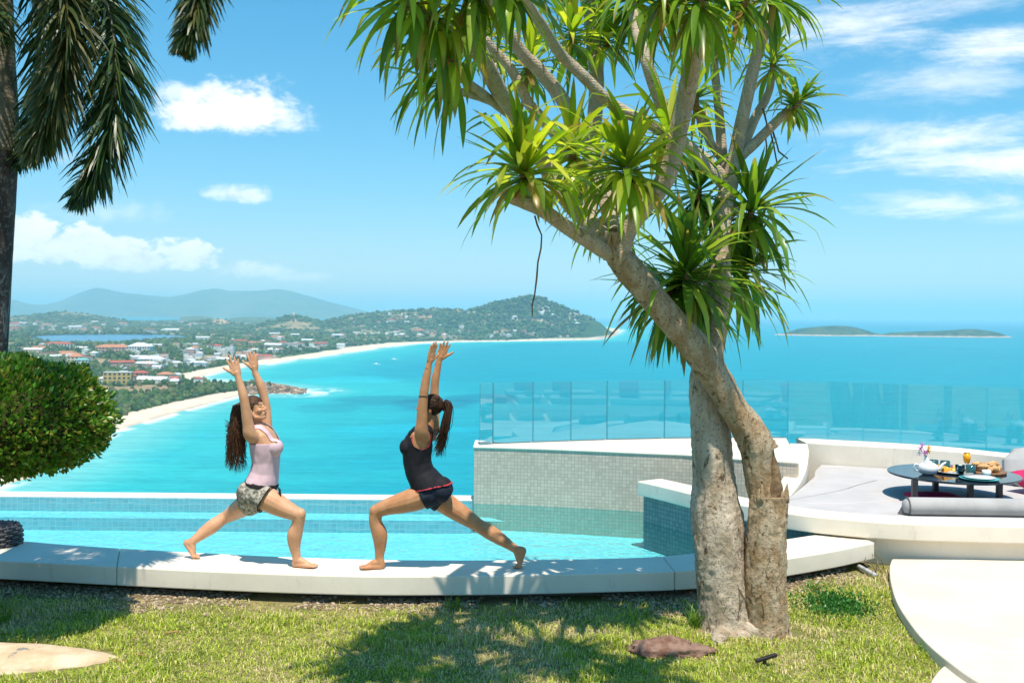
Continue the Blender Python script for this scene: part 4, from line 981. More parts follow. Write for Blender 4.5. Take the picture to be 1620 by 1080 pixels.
BR = [  # branches: knots (px, py, dD, width px)
    [(978, 402, -.26, 36), (992, 365, -.30, 32), (1018, 328, -.36, 31), (1046, 294, -.42, 31), (1062, 258, -.48, 30), (1072, 215, -.55, 29), (1084, 160, -.64, 29), (1096, 95, -.85, 28), (1104, 40, -1.05, 27), (1110, -10, -1.25, 24)],
    [(982, 410, -.25, 28), (958, 398, -.30, 25), (930, 381, -.40, 24), (893, 357, -.55, 23), (856, 331, -.72, 23), (828, 319, -.84, 22), (804, 311, -.92, 20)],
    [(974, 402, -.22, 26), (950, 372, -.08, 32), (928, 348, .02, 30), (900, 318, .08, 29), (868, 270, .12, 28), (838, 222, -.05, 28), (812, 178, -.3, 27), (790, 145, -.6, 27), (775, 115, -.8, 27), (758, 80, -1.05, 27), (749, 52, -1.25, 27), (752, 0, -1.6, 26), (748, -80, -1.95, 22)],
    [(749, 62, -1.2, 22), (738, 58, -1.26, 20), (708, 44, -1.5, 19), (675, 26, -1.8, 18), (640, 4, -1.95, 16)],
    [(815, 185, -.26, 20), (782, 163, -.45, 15), (760, 146, -.75, 15), (738, 130, -1.05, 15), (718, 110, -1.35, 14), (697, 93, -1.6, 14)],
    [(818, 190, -.22, 18), (782, 163, -.4, 14), (738, 148, -.9, 13), (718, 144, -1.2, 13), (700, 136, -1.4, 12)],
    [(974, 392, -.15, 26), (962, 330, .1, 25), (938, 255, .36, 24), (912, 209, .4, 24), (903, 184, .34, 23), (890, 158, .28, 23), (873, 135, .22, 22), (852, 110, .14, 22), (828, 87, .05, 21), (806, 55, -.05, 20), (785, 20, -.15, 19), (770, -30, -.3, 18)],
    [(1154, 290, .62, 18), (1100, 238, .58, 17), (1030, 198, .48, 17), (985, 175, .36, 18), (960, 158, .3, 19), (922, 120, .18, 19), (886, 85, .05, 18), (860, 45, -.6, 18), (832, 2, -1.3, 17), (815, -40, -1.9, 15)],
    [(930, 352, .02, 26), (936, 310, .35, 25), (938, 275, .6, 25), (938, 240, .8, 24), (941, 185, .85, 24), (944, 130, .9, 24), (938, 60, .95, 23), (931, -10, 1.0, 22), (925, -80, 1.05, 20)],
    [(912, 260, .5, 20), (880, 215, .5, 18), (850, 180, .48, 18), (834, 160, .45, 17), (812, 115, .4, 16), (790, 88, .35, 15), (767, 62, .3, 14)],
    [(1152, 300, .6, 17), (1095, 240, .45, 17), (1062, 196, .36, 18), (1040, 150, .3, 20), (1022, 95, .22, 19), (1008, 50, .45, 18), (995, -10, .7, 17)],
    [(1154, 292, .6, 26), (1160, 262, .6, 24), (1168, 222, .58, 22), (1176, 180, .55, 21), (1190, 118, .5, 20), (1202, 70, .45, 19), (1212, 35, .4, 18), (1228, -10, .3, 17)],
    [(1160, 275, .6, 20), (1168, 252, .6, 18), (1195, 226, .58, 16), (1225, 196, .55, 15), (1252, 170, .52, 14)],
    [(1168, 255, .7, 18), (1180, 222, .75, 16), (1195, 186, .8, 15), (1209, 162, .82, 14), (1218, 140, .84, 12), (1223, 108, .86, 10)],
    [(1150, 300, .66, 20), (1143, 250, .7, 17), (1140, 210, .72, 16), (1136, 160, .74, 14), (1130, 105, .76, 13), (1128, 50, .78, 12)],
    [(1142, 250, .7, 16), (1122, 222, .6, 13), (1105, 182, .5, 12), (1092, 150, .45, 10)],
    [(1140, 350, .5, 24), (1165, 330, .62, 16), (1188, 322, .74, 13)],
]
for q in BR: rough_tube('branch', T(q), M_branch, tree, 16, .06, 9, 6, .03)
mb = MB(); mb.sweep([PD(*a) for a in [(846, 342, TD - .75), (850, 356, TD - .75), (857, 372, TD - .75), (856, 392, TD - .75), (851, 415, TD - .75), (849, 440, TD - .75), (846, 465, TD - .75), (842, 482, TD - .75), (842, 500, TD - .75)]], [.007, .006, .0055, .006, .005, .006, .0055, .006, .003], 6, jitter=.4); mb.build('aerial_root', M_dead, tree, True)
for pts in ([(1207, 172), (1213, 195), (1211, 215), (1213, 232), (1211, 248)], [(1222, 206), (1228, 225), (1232, 240), (1246, 251)], [(1218, 205), (1224, 230), (1230, 262)]):
    mb = MB(); mb.sweep([PD(a, b_, TD + .6) for a, b_ in pts], [.008, .007, .006, .006, .003][:len(pts)], 6, jitter=.4); mb.build('aerial_root', M_dead, tree, True)
RS = [ # rosettes: px, py, dD, axis, n, leaf length, single, options
    (827, 268, -.92, (-.1, -.12, 1), 88, .56, 1, dict(spread=(6, 116), pal=1)),
    (990, 264, -.85, (-.25, -.2, 1), 92, .55, 1, dict(spread=(8, 125), pal=1)),
    (1086, 436, .22, (.12, -.1, 1), 118, .70, 1, dict(spread=(5, 150), pal=2)),
    (905, 232, -.35, (-.1, -.15, 1), 56, .48, 0, dict(spread=(8, 130), pal=1)),
    (1058, 212, -.25, (.25, -.1, 1), 58, .52, 0, dict(spread=(10, 130), pal=1)),
    (1062, 462, .34, (-.2, 0, .9), 58, .58, 0, dict(spread=(30, 155), pal=2, droopk=1.2)),
    (1130, 395, .75, (.1, .1, 1), 56, .55, 0, dict(spread=(8, 140), pal=2)),
    (1178, 430, .75, (.3, .0, .9), 80, .55, 0, dict(spread=(5, 150), pal=2)),
    (1190, 330, .6, (.3, .1, 1), 80, .60, 0, dict(spread=(5, 140), pal=2)),
    (1108, -6, -1.25, (.1, -.1, .8), 62, .50, 0, dict(spread=(15, 140), droopk=1.5)),
    (1182, -8, -1.0, (.3, 0, .9), 42, .42, 0, dict(spread=(20, 140), droopk=1.4)),
    (676, 22, -1.8, (-.6, -.1, .5), 48, .48, 0, dict(spread=(15, 130), droopk=2.2)),
    (636, -12, -1.95, (-.5, -.2, .6), 38, .48, 0, dict(spread=(15, 135), droopk=2.0)),
    (698, 92, -1.6, (-.75, 0, .35), 40, .44, 0, dict(spread=(8, 110), droopk=2.3)),
    (700, 134, -1.4, (-.8, .1, .2), 24, .38, 0, dict(spread=(8, 95), droopk=2.3)),
    (750, -40, -1.95, (0, -.2, 1), 42, .46, 0, dict(spread=(20, 150), droopk=1.6)),
    (768, 62, .7, (-.2, 0, 1), 55, .42, 0, dict(spread=(10, 130))),
    (836, 100, .5, (0, .1, 1), 60, .45, 0, dict(spread=(5, 125), pal=1)),
    (815, -35, -1.9, (0, -.2, 1), 34, .42, 0, dict(spread=(20, 150), droopk=1.5)),
    (905, 50, .7, (0, .1, 1), 62, .48, 0, dict(spread=(10, 125), pal=1)),
    (960, 60, 1.0, (.1, .1, 1), 60, .5, 0, dict(spread=(10, 125), pal=1)),
    (1005, -10, .7, (0, 0, 1), 70, .55, 0, dict(spread=(10, 150), droopk=1.5)),
    (1045, -14, -1.2, (-.3, -.1, .9), 42, .46, 0, dict(spread=(20, 145), droopk=1.6)),
    (1266, 160, .5, (.6, -.1, .7), 52, .29, 0, dict(spread=(5, 130), dry=.02, neck=.022)),
    (1224, 95, .86, (.1, 0, 1), 52, .36, 0, dict(spread=(5, 130))),
    (1230, -10, .3, (.3, 0, 1), 60, .45, 0, dict(spread=(10, 140), droopk=1.4)),
    (930, 268, .55, (.1, -.2, 1), 64, .5, 0, dict(spread=(8, 140), pal=1)),
    (958, 330, .6, (-.1, -.1, .9), 45, .45, 0, dict(spread=(20, 150), droopk=1.3, pal=1)),
    (1100, 150, .4, (-.1, 0, 1), 45, .4, 0, dict(spread=(10, 130))),
    (1128, 45, .78, (.1, 0, 1), 60, .45, 0, dict(spread=(10, 140))),
    (1105, 300, .7, (0, 0, 1), 60, .5, 0, dict(spread=(8, 140), pal=2)),
    (925, -70, 1.05, (0, 0, 1), 70, .55, 0, dict(spread=(10, 140), droopk=1.4)),
]
for i, (a, b_, dz, ax, n_, L, single, kw) in enumerate(RS): rosette(tree, PD(a, b_, TD + dz), ax, n_, L, .030 if L > .52 else (.024 if L > .4 else .019), 100 + i, single, **kw)
rough_tube('leaf_stalk', T([(806, 312, -.91, 14), (820, 308, -.92, 12), (827, 290, -.92, 12)]), M_neck, tree, 10, .1, 20, 4, .05)
rough_tube('leaf_stalk', T([(1034, 312, -.42, 16), (1006, 298, -.65, 12), (990, 280, -.85, 12)]), M_neck, tree, 10, .1, 20, 4, .05)
rough_tube('leaf_stalk', T([(1092, 540, -.02, 18), (1080, 500, .14, 14), (1085, 450, .22, 13)]), M_neck, tree, 10, .1, 20, 4, .05)
# upper crown above the frame, towards the lawn side: it throws the shade on the grass
random.seed(5)
for i, (x, y, z, s) in enumerate([(-.6, 4.75, 4.6, .55), (.05, 4.5, 4.8, .55), (.6, 4.9, 4.9, .55), (1.1, 4.6, 4.7, .5)]):
    c_ = Vector((x, y, z)); src = [Vector(T([BR[k][-1]])[0][:3]) for k in (0, 2, 6, 7)]; s0 = min(src, key=lambda v: (v - c_).length)
    rough_tube('branch', [(*s0, .045), (*((s0 + c_) / 2 + Vector((0, 0, .05))), .04), (*c_, .035)], M_branch, tree, 12, .06, 9, 6, .03)
    rosette(tree, c_ + Vector((0, 0, .05)), (random.uniform(-.3, .3), random.uniform(-.3, .3), 1), 62, s, .033, 300 + i, 0, spread=(10, 140), droopk=1.2)
# root flare and mound
rough_tube('root', [(*P(1160, 985, GZ - .0), .09), (*P(1185, 998, GZ + .01), .075), (*P(1215, 1008, GZ - .02), .05), (*P(1240, 1016, GZ - .06), .03)], M_bark, tree, 16, .2, 8, 6, .08)
rough_tube('root', [(*P(1150, 995, GZ - .02), .08), (*P(1138, 1012, GZ - .0), .06), (*P(1132, 1030, GZ - .05), .03)], M_bark, tree, 16, .2, 8, 6, .08)
NOGRASS.append((P(1180, 1000, GZ).x, P(1180, 1000, GZ).y, .42, .14))

# ---- clipped round bush on the left
bush = empty('clipped_bush', P(-20, 985, GZ)); tag(bush, 'dense clipped round bush with small glossy leaves beside the ledge', 'bush')
BD = 7.05; bc = PD(-2, 664, BD); brx, brz = 170 * BD / F, 95 * BD / F
rough_tube('stem', [(bc.x - .35, bc.y, GZ - .1, .06), (bc.x - .33, bc.y, .4, .05), (bc.x - .2, bc.y, bc.z - .1, .05)], M_bark_b, bush, 12, .1, 8, 6, .04)
mb = MB(); mb.ell(bc, (brx * .86, .62, brz * .84), nu=30, nv=18)
for v in mb.v: v += (v - bc) * (.12 * mnoise.noise(v * 3.5))
mb.build('dark_core', mottled('dark_core', (.035, .05, .012), (.06, .05, .025), 12, .95, .05, .5, 60, .02), bush, True)  # solid dark blob filling the inside of the leaf shell
def leaf_cloud(name, centers, normals, size, mat, parent, pal, up=.35, jit=.9):
    """many small pointed leaves, folded at the midrib, one mesh"""
    n = len(centers); d = normals + jit * (rng.random((n, 3)) - .5) * 2 + np.array([0, 0, up]); d /= np.linalg.norm(d, axis=1)[:, None]
    r_ = rng.normal(size=(n, 3)); s = np.cross(d, r_); s /= np.linalg.norm(s, axis=1)[:, None]; nn_ = np.cross(s, d)
    L = size * (.7 + .6 * rng.random((n, 1))); W = L * .30
    p0 = centers; V = np.stack([p0, p0 + d * L * .5 - s * W + nn_ * W * .35, p0 + d * L * .5, p0 + d * L * .5 + s * W + nn_ * W * .35, p0 + d * L], 1).reshape(-1, 3)
    k = (np.arange(n) * 5)[:, None]; Tq = np.concatenate([k + [0, 1, 2], k + [0, 2, 3], k + [1, 4, 2], k + [2, 4, 3]], 0)
    c = np.array(pal)[rng.integers(0, len(pal), n)] * (.75 + .5 * rng.random((n, 1)))
    o = mk_np(name, V, Tq, mat, parent, False, np.repeat(c, 5, 0)); o['kind'] = 'stuff'; return o
N = 17000; q = rng.normal(size=(N, 3)); q /= np.linalg.norm(q, axis=1)[:, None]
rad = 1 - .16 * rng.random(N) ** 2; lump = np.array([mnoise.noise(Vector(v) * 3.1) for v in q]) * .11 + np.array([mnoise.noise(Vector(v) * 9) for v in q]) * .07 + .07 * (rng.random(N) > .97) * rng.random(N)
fl_ = np.where(q[:, 2] < -.3, 1 - .12 * (-.3 - q[:, 2]), 1)
cen = np.array(bc) + q * np.array([brx, .74, brz]) * ((rad + lump) * fl_)[:, None]
leaf_cloud('foliage', cen, q, .043, M_bush, bush, [(.06, .17, .012), (.09, .23, .018), (.13, .29, .028), (.045, .12, .012), (.20, .34, .05), (.30, .27, .05)], .35, .75)

# ---- palm: trunk with crownshaft and plumose fronds
PDp = 7.6; palm = empty('palm_tree', PD(-30, 930, PDp)); palm.location.z = GZ; tag(palm, 'palm tree with dark ringed trunk and drooping feathery fronds', 'palm tree')
M_ptrunk = bark('palm_trunk', (.06, .045, .042), (.11, .085, .08), (.26, .23, .21), 5.5, 5)
M_pshaft = bark('palm_shaft', (.22, .20, .15), (.30, .27, .20), (.15, .13, .09), 9, 6)
kn = lambda lst: [(*PD(a, b_, PDp), w_ * .5 * PDp / F) for a, b_, w_ in lst]
rough_tube('trunk', [(PD(-78, 900, PDp).x, PDp, GZ - .1, .26)] + kn([(-62, 800, 84), (-36, 600, 80), (-24, 420, 78), (-17, 300, 78), (-13, 235, 76)]), M_ptrunk, palm, 24, .02, 3, 14, .01)
rough_tube('crownshaft', kn([(-12, 240, 80), (-10, 160, 70), (-8, 80, 58), (-5, -20, 46), (0, -120, 34)]), M_pshaft, palm, 20, .03, 4, 8, .01)
def frond(path, nl, L0, seed, pal, drop=.7, plum=1.0, wl=.011, f0=.06, rw=.022):
    """rachis along path, leaflets standing off all round and hanging"""
    rs = np.random.default_rng(seed); pts = catmull(path, 10); m = len(pts); R_ = [Vector(p) for p in pts]
    mb = MB(); mb.sweep(R_[::2], [rw * (1 - .85 * i / m) for i in range(0, m, 2)], 7); root = mb.build('frond', M_pshaft, palm, True)
    V, Fq, C = [], [], []
    for i in range(nl):
        f = f0 + (1 - f0) * (i + rs.random()) / nl; x = f * (m - 1); j = min(int(x), m - 2); p = R_[j].lerp(R_[j + 1], x - j); d = (R_[j + 1] - R_[j]).normalized()
        u = d.cross(Vector((0, 0, 1))); u = u.normalized() if u.length > .1 else Vector((1, 0, 0)); v = d.cross(u)
        a = rs.uniform(0, 6.283) if rs.random() < plum else (0 if rs.random() < .5 else math.pi) + rs.uniform(-.5, .5)
        dirn = (u * math.cos(a) + v * math.sin(a)) * rs.uniform(.65, 1.0) + d * rs.uniform(.5, .95)
        L = L0 * math.sin(math.pi * min(.97, .22 + .72 * f)) ** .6 * rs.uniform(.75, 1.15); L *= (1 if f < .85 else 1 - (f - .85) * 2.6)
        dv = dirn.normalized(); q_ = p.copy(); sd_ = dv.cross(Vector(rs.normal(size=3))).normalized(); w_ = wl * rs.uniform(.7, 1.25); o = len(V); seg = 4
        for k in range(seg + 1):
            t_ = k / seg; ww = w_ * (1 - t_ ** 2.2) + .001; V += [tuple(q_ - sd_ * ww), tuple(q_ + sd_ * ww)]
            dv = (dv + Vector((0, 0, -1)) * drop * (.12 + .35 * t_)).normalized(); q_ = q_ + dv * (L / seg)
        Fq += [(o + 2 * k, o + 2 * k + 1, o + 2 * k + 3, o + 2 * k + 2) for k in range(seg)]
        c = np.array(pal[rs.integers(0, len(pal))]) * rs.uniform(.7, 1.3); C += [c] * (2 * seg + 2)
    o = mk_np('leaflets', np.array(V), np.array(Fq), M_palm, root, True, np.array(C)); o['kind'] = 'stuff'
dk_ = [(.035, .075, .018), (.05, .095, .024), (.025, .055, .016), (.07, .11, .03)]; ol = [(.10, .11, .028), (.14, .135, .04), (.065, .09, .022), (.17, .16, .06), (.045, .075, .018)]
fp = lambda l: [PD(a, b_, d) for a, b_, d in l]
frond(fp([(0, -140, 7.6), (70, -150, 7.5), (135, -70, 7.4), (172, 20, 7.2), (184, 110, 7.1), (176, 195, 7.1), (152, 265, 7.1), (122, 322, 7.1)]), 980, .46, 1, dk_, .75, .55)
frond(fp([(0, -130, 7.5), (50, -110, 7.2), (92, -40, 7.0), (108, 40, 6.9), (98, 120, 6.9), (76, 190, 6.9), (48, 250, 6.9)]), 980, .42, 2, ol, .8, .9)
frond(fp([(10, -150, 7.6), (80, -330, 5.6), (220, -330, 4.3), (300, -200, 3.7), (318, -60, 3.55), (306, 30, 3.5), (290, 78, 3.5)]), 700, .185, 3, dk_ + ol[:2], .8, .6, .0052, .5, .008)
frond(fp([(-20, -130, 7.5), (-60, -100, 7.2), (-40, -30, 7.0), (-15, 20, 6.9), (0, 60, 6.9)]), 380, .36, 4, dk_ + ol, .8, .8)
frond(fp([(-10, -140, 7.6), (30, -100, 7.6), (60, 0, 7.6), (62, 120, 7.6), (45, 210, 7.6), (25, 262, 7.6)]), 420, .36, 5, dk_, .8, .8)
for i, az_ in enumerate([2.9, 3.7, 4.4, 5.2]):
    c_ = PD(-5, -120, 7.6); dx, dy = math.cos(az_), math.sin(az_)
    frond([c_, c_ + Vector((dx * .7, dy * .7, .55)), c_ + Vector((dx * 1.5, dy * 1.5, .5)), c_ + Vector((dx * 2.1, dy * 2.1, -.1)), c_ + Vector((dx * 2.3, dy * 2.3, -.9))], 320, .45, 20 + i, dk_ + ol[:1], .7, .7)
# ================================================================ PEOPLE
def skin_mat(name, c1, c2):
    m, gg, b = principled(name, c1, .5, .35); co = gg.pos(); n = gg.noise(co, 14, 5, .6); n2 = gg.noise(co, 160, 4, .6)
    gg.put(b.inputs['Base Color'], gg.mix(gg.ss(n, .35, .68), c1, c2)); gg.put(b.inputs['Normal'], gg.bump(gg.m('ADD', n2, gg.m('MULTIPLY', n, .8)), .16, .004))
    b.inputs['Subsurface Weight'].default_value = .12; b.inputs['Subsurface Radius'].default_value = (.02, .008, .004); b.inputs['Subsurface Scale'].default_value = .5
    return m
def remesh(mb, voxel, smooth_it, name):
    o = mk(name, mb.v, mb.f); r = o.modifiers.new('r', 'REMESH'); r.mode = 'VOXEL'; r.voxel_size = voxel
    s_ = o.modifiers.new('s', 'SMOOTH'); s_.factor = .5; s_.iterations = smooth_it
    dg = bpy.context.evaluated_depsgraph_get(); me = bpy.data.meshes.new_from_object(o.evaluated_get(dg)); old = o.data
    bpy.data.objects.remove(o); bpy.data.meshes.remove(old); me.name = name; return me
def cloth_from(me, keep, push, name, mat, parent, wr=.004, wscale=16, thick=.004, seed=0, stretch=(1, 1, 1)):
    """garment: the kept region of a closed form, with folds, an edge and a thickness"""
    bm = bmesh.new(); bm.from_mesh(me); bm.normal_update()
    bmesh.ops.delete(bm, geom=[v for v in bm.verts if not keep(v.co)], context='VERTS')
    # keep the biggest piece only
    bm.verts.ensure_lookup_table(); seen = set(); best = []
    for v in bm.verts:
        if v in seen: continue
        st = [v]; comp = []; seen.add(v)
        while st:
            q = st.pop(); comp.append(q)
            for e in q.link_edges:
                w = e.other_vert(q)
                if w not in seen: seen.add(w); st.append(w)
        if len(comp) > len(best): best = comp
    bs = set(best); bmesh.ops.delete(bm, geom=[v for v in bm.verts if v not in bs], context='VERTS')
    for _ in range(4):       # even out the cut edge
        mv = {}
        for v in bm.verts:
            if v.is_boundary:
                nb = [e.other_vert(v).co for e in v.link_edges if e.is_boundary]
                if len(nb) == 2: mv[v] = v.co * .4 + (nb[0] + nb[1]) * .3
        for v, c in mv.items(): v.co = c
    bm.normal_update(); sv = Vector(stretch)
    for v in bm.verts:
        q = Vector((v.co.x * sv.x, v.co.y * sv.y, v.co.z * sv.z)) * wscale + Vector((seed, 0, 0))
        k = push(v.co) if callable(push) else push
        v.co += v.normal * (k + wr * mnoise.noise(q) + wr * .5 * mnoise.noise(q * 2.3))
    m2 = bpy.data.meshes.new(name); bm.to_mesh(m2); bm.free()
    o = link(name, m2, mat, parent, True); s_ = o.modifiers.new('t', 'SOLIDIFY'); s_.thickness = thick; s_.offset = -1; return o
def hand(mb, wrist, up, spread, thumb, L=.175, fan=.20, curl=.12, nails=None):
    """palm and five separate fingers; spread: axis across the palm, thumb: its side along that axis"""
    up = Vector(up).normalized(); sp = Vector(spread); sp = (sp - up * sp.dot(up)).normalized() * (1 if thumb > 0 else -1); nrm = up.cross(sp).normalized()
    wrist = Vector(wrist); pl = L * .50
    # index .. little run from the thumb side outwards
    kn_ = [(.031, .98, .43), (.011, 1.02, .50), (-.010, .98, .46), (-.029, .90, .36)]
    for sx, ky, fl_ in kn_:
        k0 = wrist + sp * sx * .55 + up * .012; k1 = wrist + sp * sx * (L / .175) + up * pl * ky
        mb.sweep([k0, k0.lerp(k1, .5), k1], [.0165, .0165, .0130], 10, lat=sp, flat=.82)
        fd = (up + sp * sx * fan * 38).normalized(); f = L * fl_
        p1 = k1 + fd * f * .42; d2 = (fd - nrm * curl).normalized(); p2 = p1 + d2 * f * .32; d3 = (d2 - nrm * curl * 1.3).normalized(); p3 = p2 + d3 * f * .26
        mb.sweep([k1 - fd * .008, k1 + fd * f * .2, p1, p2, p3], [.0115, .0105, .0100, .0092, .0075], 9)
        if nails is not None: nails.append((p3, d3, nrm))
    t0 = wrist + sp * .020 + up * .018; t1 = wrist + sp * .046 + up * .050; t2 = t1 + (sp * .75 + up * .65).normalized() * .036; t3 = t2 + (sp * .6 + up * .8).normalized() * .028
    mb.sweep([t0, t1, t2, t3], [.0175, .0150, .0112, .0085], 9)
    mb.ell(wrist + up * pl * .5, (.036, .016, pl * .55), sp, up)
    mb.sweep([wrist - up * .045, wrist - up * .01, wrist + up * .03], [.0265, .0265, .027], 12, lat=sp, flat=.85)
def foot(mb, ankle, heel, ball, tdir, lat, tl=.052):
    """heel, instep and five toes; lat points to the big-toe side"""
    ankle, heel, ball = Vector(ankle), Vector(heel), Vector(ball); td = Vector(tdir).normalized(); lt = Vector(lat).normalized(); up = Vector((0, 0, 1))
    mb.sweep([ankle, ankle.lerp(heel, .55), heel], [.034, .032, .027], 12)
    mid_ = heel.lerp(ball, .5)
    mb.sweep([heel, mid_ + (ankle - mid_) * .10, ball], [.027, .031, .040], 12, lat=lt, flat=[1.0, .85, .46])
    mb.sweep([ankle, ankle.lerp(ball, .45) + up * .004, ball + up * .006], [.034, .029, .018], 12, lat=lt, flat=[1.0, .95, .8])
    for i, (sx, l_, r_) in enumerate([(.027, 1.0, .0125), (.009, .95, .0098), (-.006, .85, .0092), (-.019, .72, .0088), (-.031, .58, .0085)]):
        b0 = ball + lt * sx; mb.sweep([b0 - td * .01, b0 + td * tl * l_ * .5 + up * .002, b0 + td * tl * l_ - up * .003], [r_ * 1.15, r_, r_ * .85], 8)
def head(mb, c, Fw, U, sc=1.0):
    Fw = Vector(Fw).normalized(); U = Vector(U); U = (U - Fw * U.dot(Fw)).normalized(); S = Fw.cross(U); c = Vector(c)
    at = lambda f, s, u: c + (Fw * f + S * s + U * u) * sc
    e = lambda f, s, u, r: mb.ell(at(f, s, u), tuple(x * sc for x in r), Fw, U)
    e(-.010, 0, .032, (.094, .076, .084)); e(.022, 0, -.012, (.066, .062, .088)); e(.040, 0, -.060, (.046, .048, .046)); e(.066, 0, -.092, (.022, .024, .019))
    for s in (-1, 1):
        mb.sweep([at(-.008, s * .060, -.030), at(.006, s * .054, -.070), at(.060, s * .016, -.096)], [.020 * sc, .019 * sc, .018 * sc], 10)
        e(.058, s * .036, -.026, (.026, .024, .024)); e(-.006, s * .076, -.012, (.017, .008, .029)); e(.070, s * .032, .006, (.014, .015, .009))
    e(.074, 0, .026, (.017, .048, .012))
    mb.sweep([at(.082, 0, .016), at(.098, 0, -.010), at(.108, 0, -.030)], [.0075 * sc, .0088 * sc, .0105 * sc], 9)
    for s in (-1, 1): e(.095, s * .011, -.034, (.010, .008, .008))
    e(.088, 0, -.056, (.011, .021, .0068)); e(.085, 0, -.069, (.012, .018, .0072))
    return at
def torso(mb, secs, fw, k=0.0):
    """secs: (pos, half depth, half width) from crotch up to neck; fw: forward; k inflates"""
    n = 26; pts = [Vector(s[0]) for s in secs]; m = len(pts); V = []; lat = Vector((0, 1, 0)); Fc = []
    for i, (p, hd, hw) in enumerate(secs):
        d = (pts[min(i + 1, m - 1)] - pts[max(i - 1, 0)]).normalized(); f = Vector(fw); f = (f - d * f.dot(d)).normalized(); l = d.cross(f)
        for q in range(n):
            a = 2 * math.pi * q / n; ca, sa = math.cos(a), math.sin(a); e = .88
            V.append(Vector(p) + f * (math.copysign(abs(ca) ** e, ca) * (hd + k)) + l * (math.copysign(abs(sa) ** e, sa) * (hw + k)))
    for i in range(m - 1): Fc += [(i * n + q, i * n + (q + 1) % n, (i + 1) * n + (q + 1) % n, (i + 1) * n + q) for q in range(n)]
    V += [pts[0] - (pts[1] - pts[0]).normalized() * .02, pts[-1] + (pts[-1] - pts[-2]).normalized() * .015]; e = len(V)
    Fc += [((q + 1) % n, q, e - 2) for q in range(n)] + [((m - 1) * n + q, (m - 1) * n + (q + 1) % n, e - 1) for q in range(n)]
    mb.add(V, Fc)
def limb(mb, knots_, n=16): 
    pts = catmull([(*k[0], k[1]) for k in knots_], 6); mb.sweep([p[:3] for p in pts], [p[3] for p in pts], n)
def strands(name, lines, r0, mat, parent, seg=9):
    """hair: many thin tapering locks in one mesh"""
    mb = MB()
    for ln in lines:
        pts = catmull([tuple(p) for p in ln], 4); m = len(pts)
        mb.sweep(pts, [r0 * (1.0 - .75 * (i / (m - 1)) ** 2.0) for i in range(m)], 5, cap=True)
    o = mb.build(name, mat, parent, True); return o
def hair_mat(name, c1, c2):
    m, gg, b = principled(name, c1, .55, .25); n = gg.noise(gg.mapping(gg.pos(), (1, 1, .18)), 90, 4, .6); gg.put(b.inputs['Base Color'], gg.mix(gg.ss(n, .4, .65), c1, c2)); gg.put(b.inputs['Normal'], gg.bump(n, .5, .004)); return m
def fabric(name, c, c2=None, scale=220, rough=.85, lo=.35, hi=.65):
    return mottled(name, c, c2 or tuple(x * .88 for x in c), scale, rough, .15, .15, 500, .001, 3, lo, hi)
def cap_hair(name, at, sc, mat, parent, back=.0, low=-.075):
    """close hair over the skull"""
    mb = MB(); c = at(-.014, 0, .034); Fw = (at(1, 0, 0) - at(0, 0, 0)).normalized(); U = (at(0, 0, 1) - at(0, 0, 0)).normalized()
    mb.ell(c, (.103 * sc, .085 * sc, .092 * sc), Fw, U, 30, 22)
    me = remesh(mb, .006, 2, name)
    bm = bmesh.new(); bm.from_mesh(me); o_ = at(0, 0, 0); S = Fw.cross(U)
    def drop(v):
        q = (v.co - o_) / sc; f, s, u = q.dot(Fw), q.dot(S), q.dot(U)
        hl = .052 if f > .03 else (.0 if f > -.005 else low)
        hl = max(low, .052 - max(0, .055 - f) * 1.5)
        return u < hl
    bmesh.ops.delete(bm, geom=[v for v in bm.verts if drop(v)], context='VERTS')
    for v in bm.verts: v.co += v.normal * (.004 * mnoise.noise(v.co * 45))
    bm.to_mesh(me); bm.free(); o = link(name, me, mat, parent, True); s_ = o.modifiers.new('t', 'SOLIDIFY'); s_.thickness = .012; s_.offset = -1; return o
def px_l(x, y, D): return PD(260 + x / 2.7, 520 + y / 2.7, D)
def px_r(x, y, D): return PD(540 + x / 2.7, 520 + y / 2.7, D)
random.seed(33)
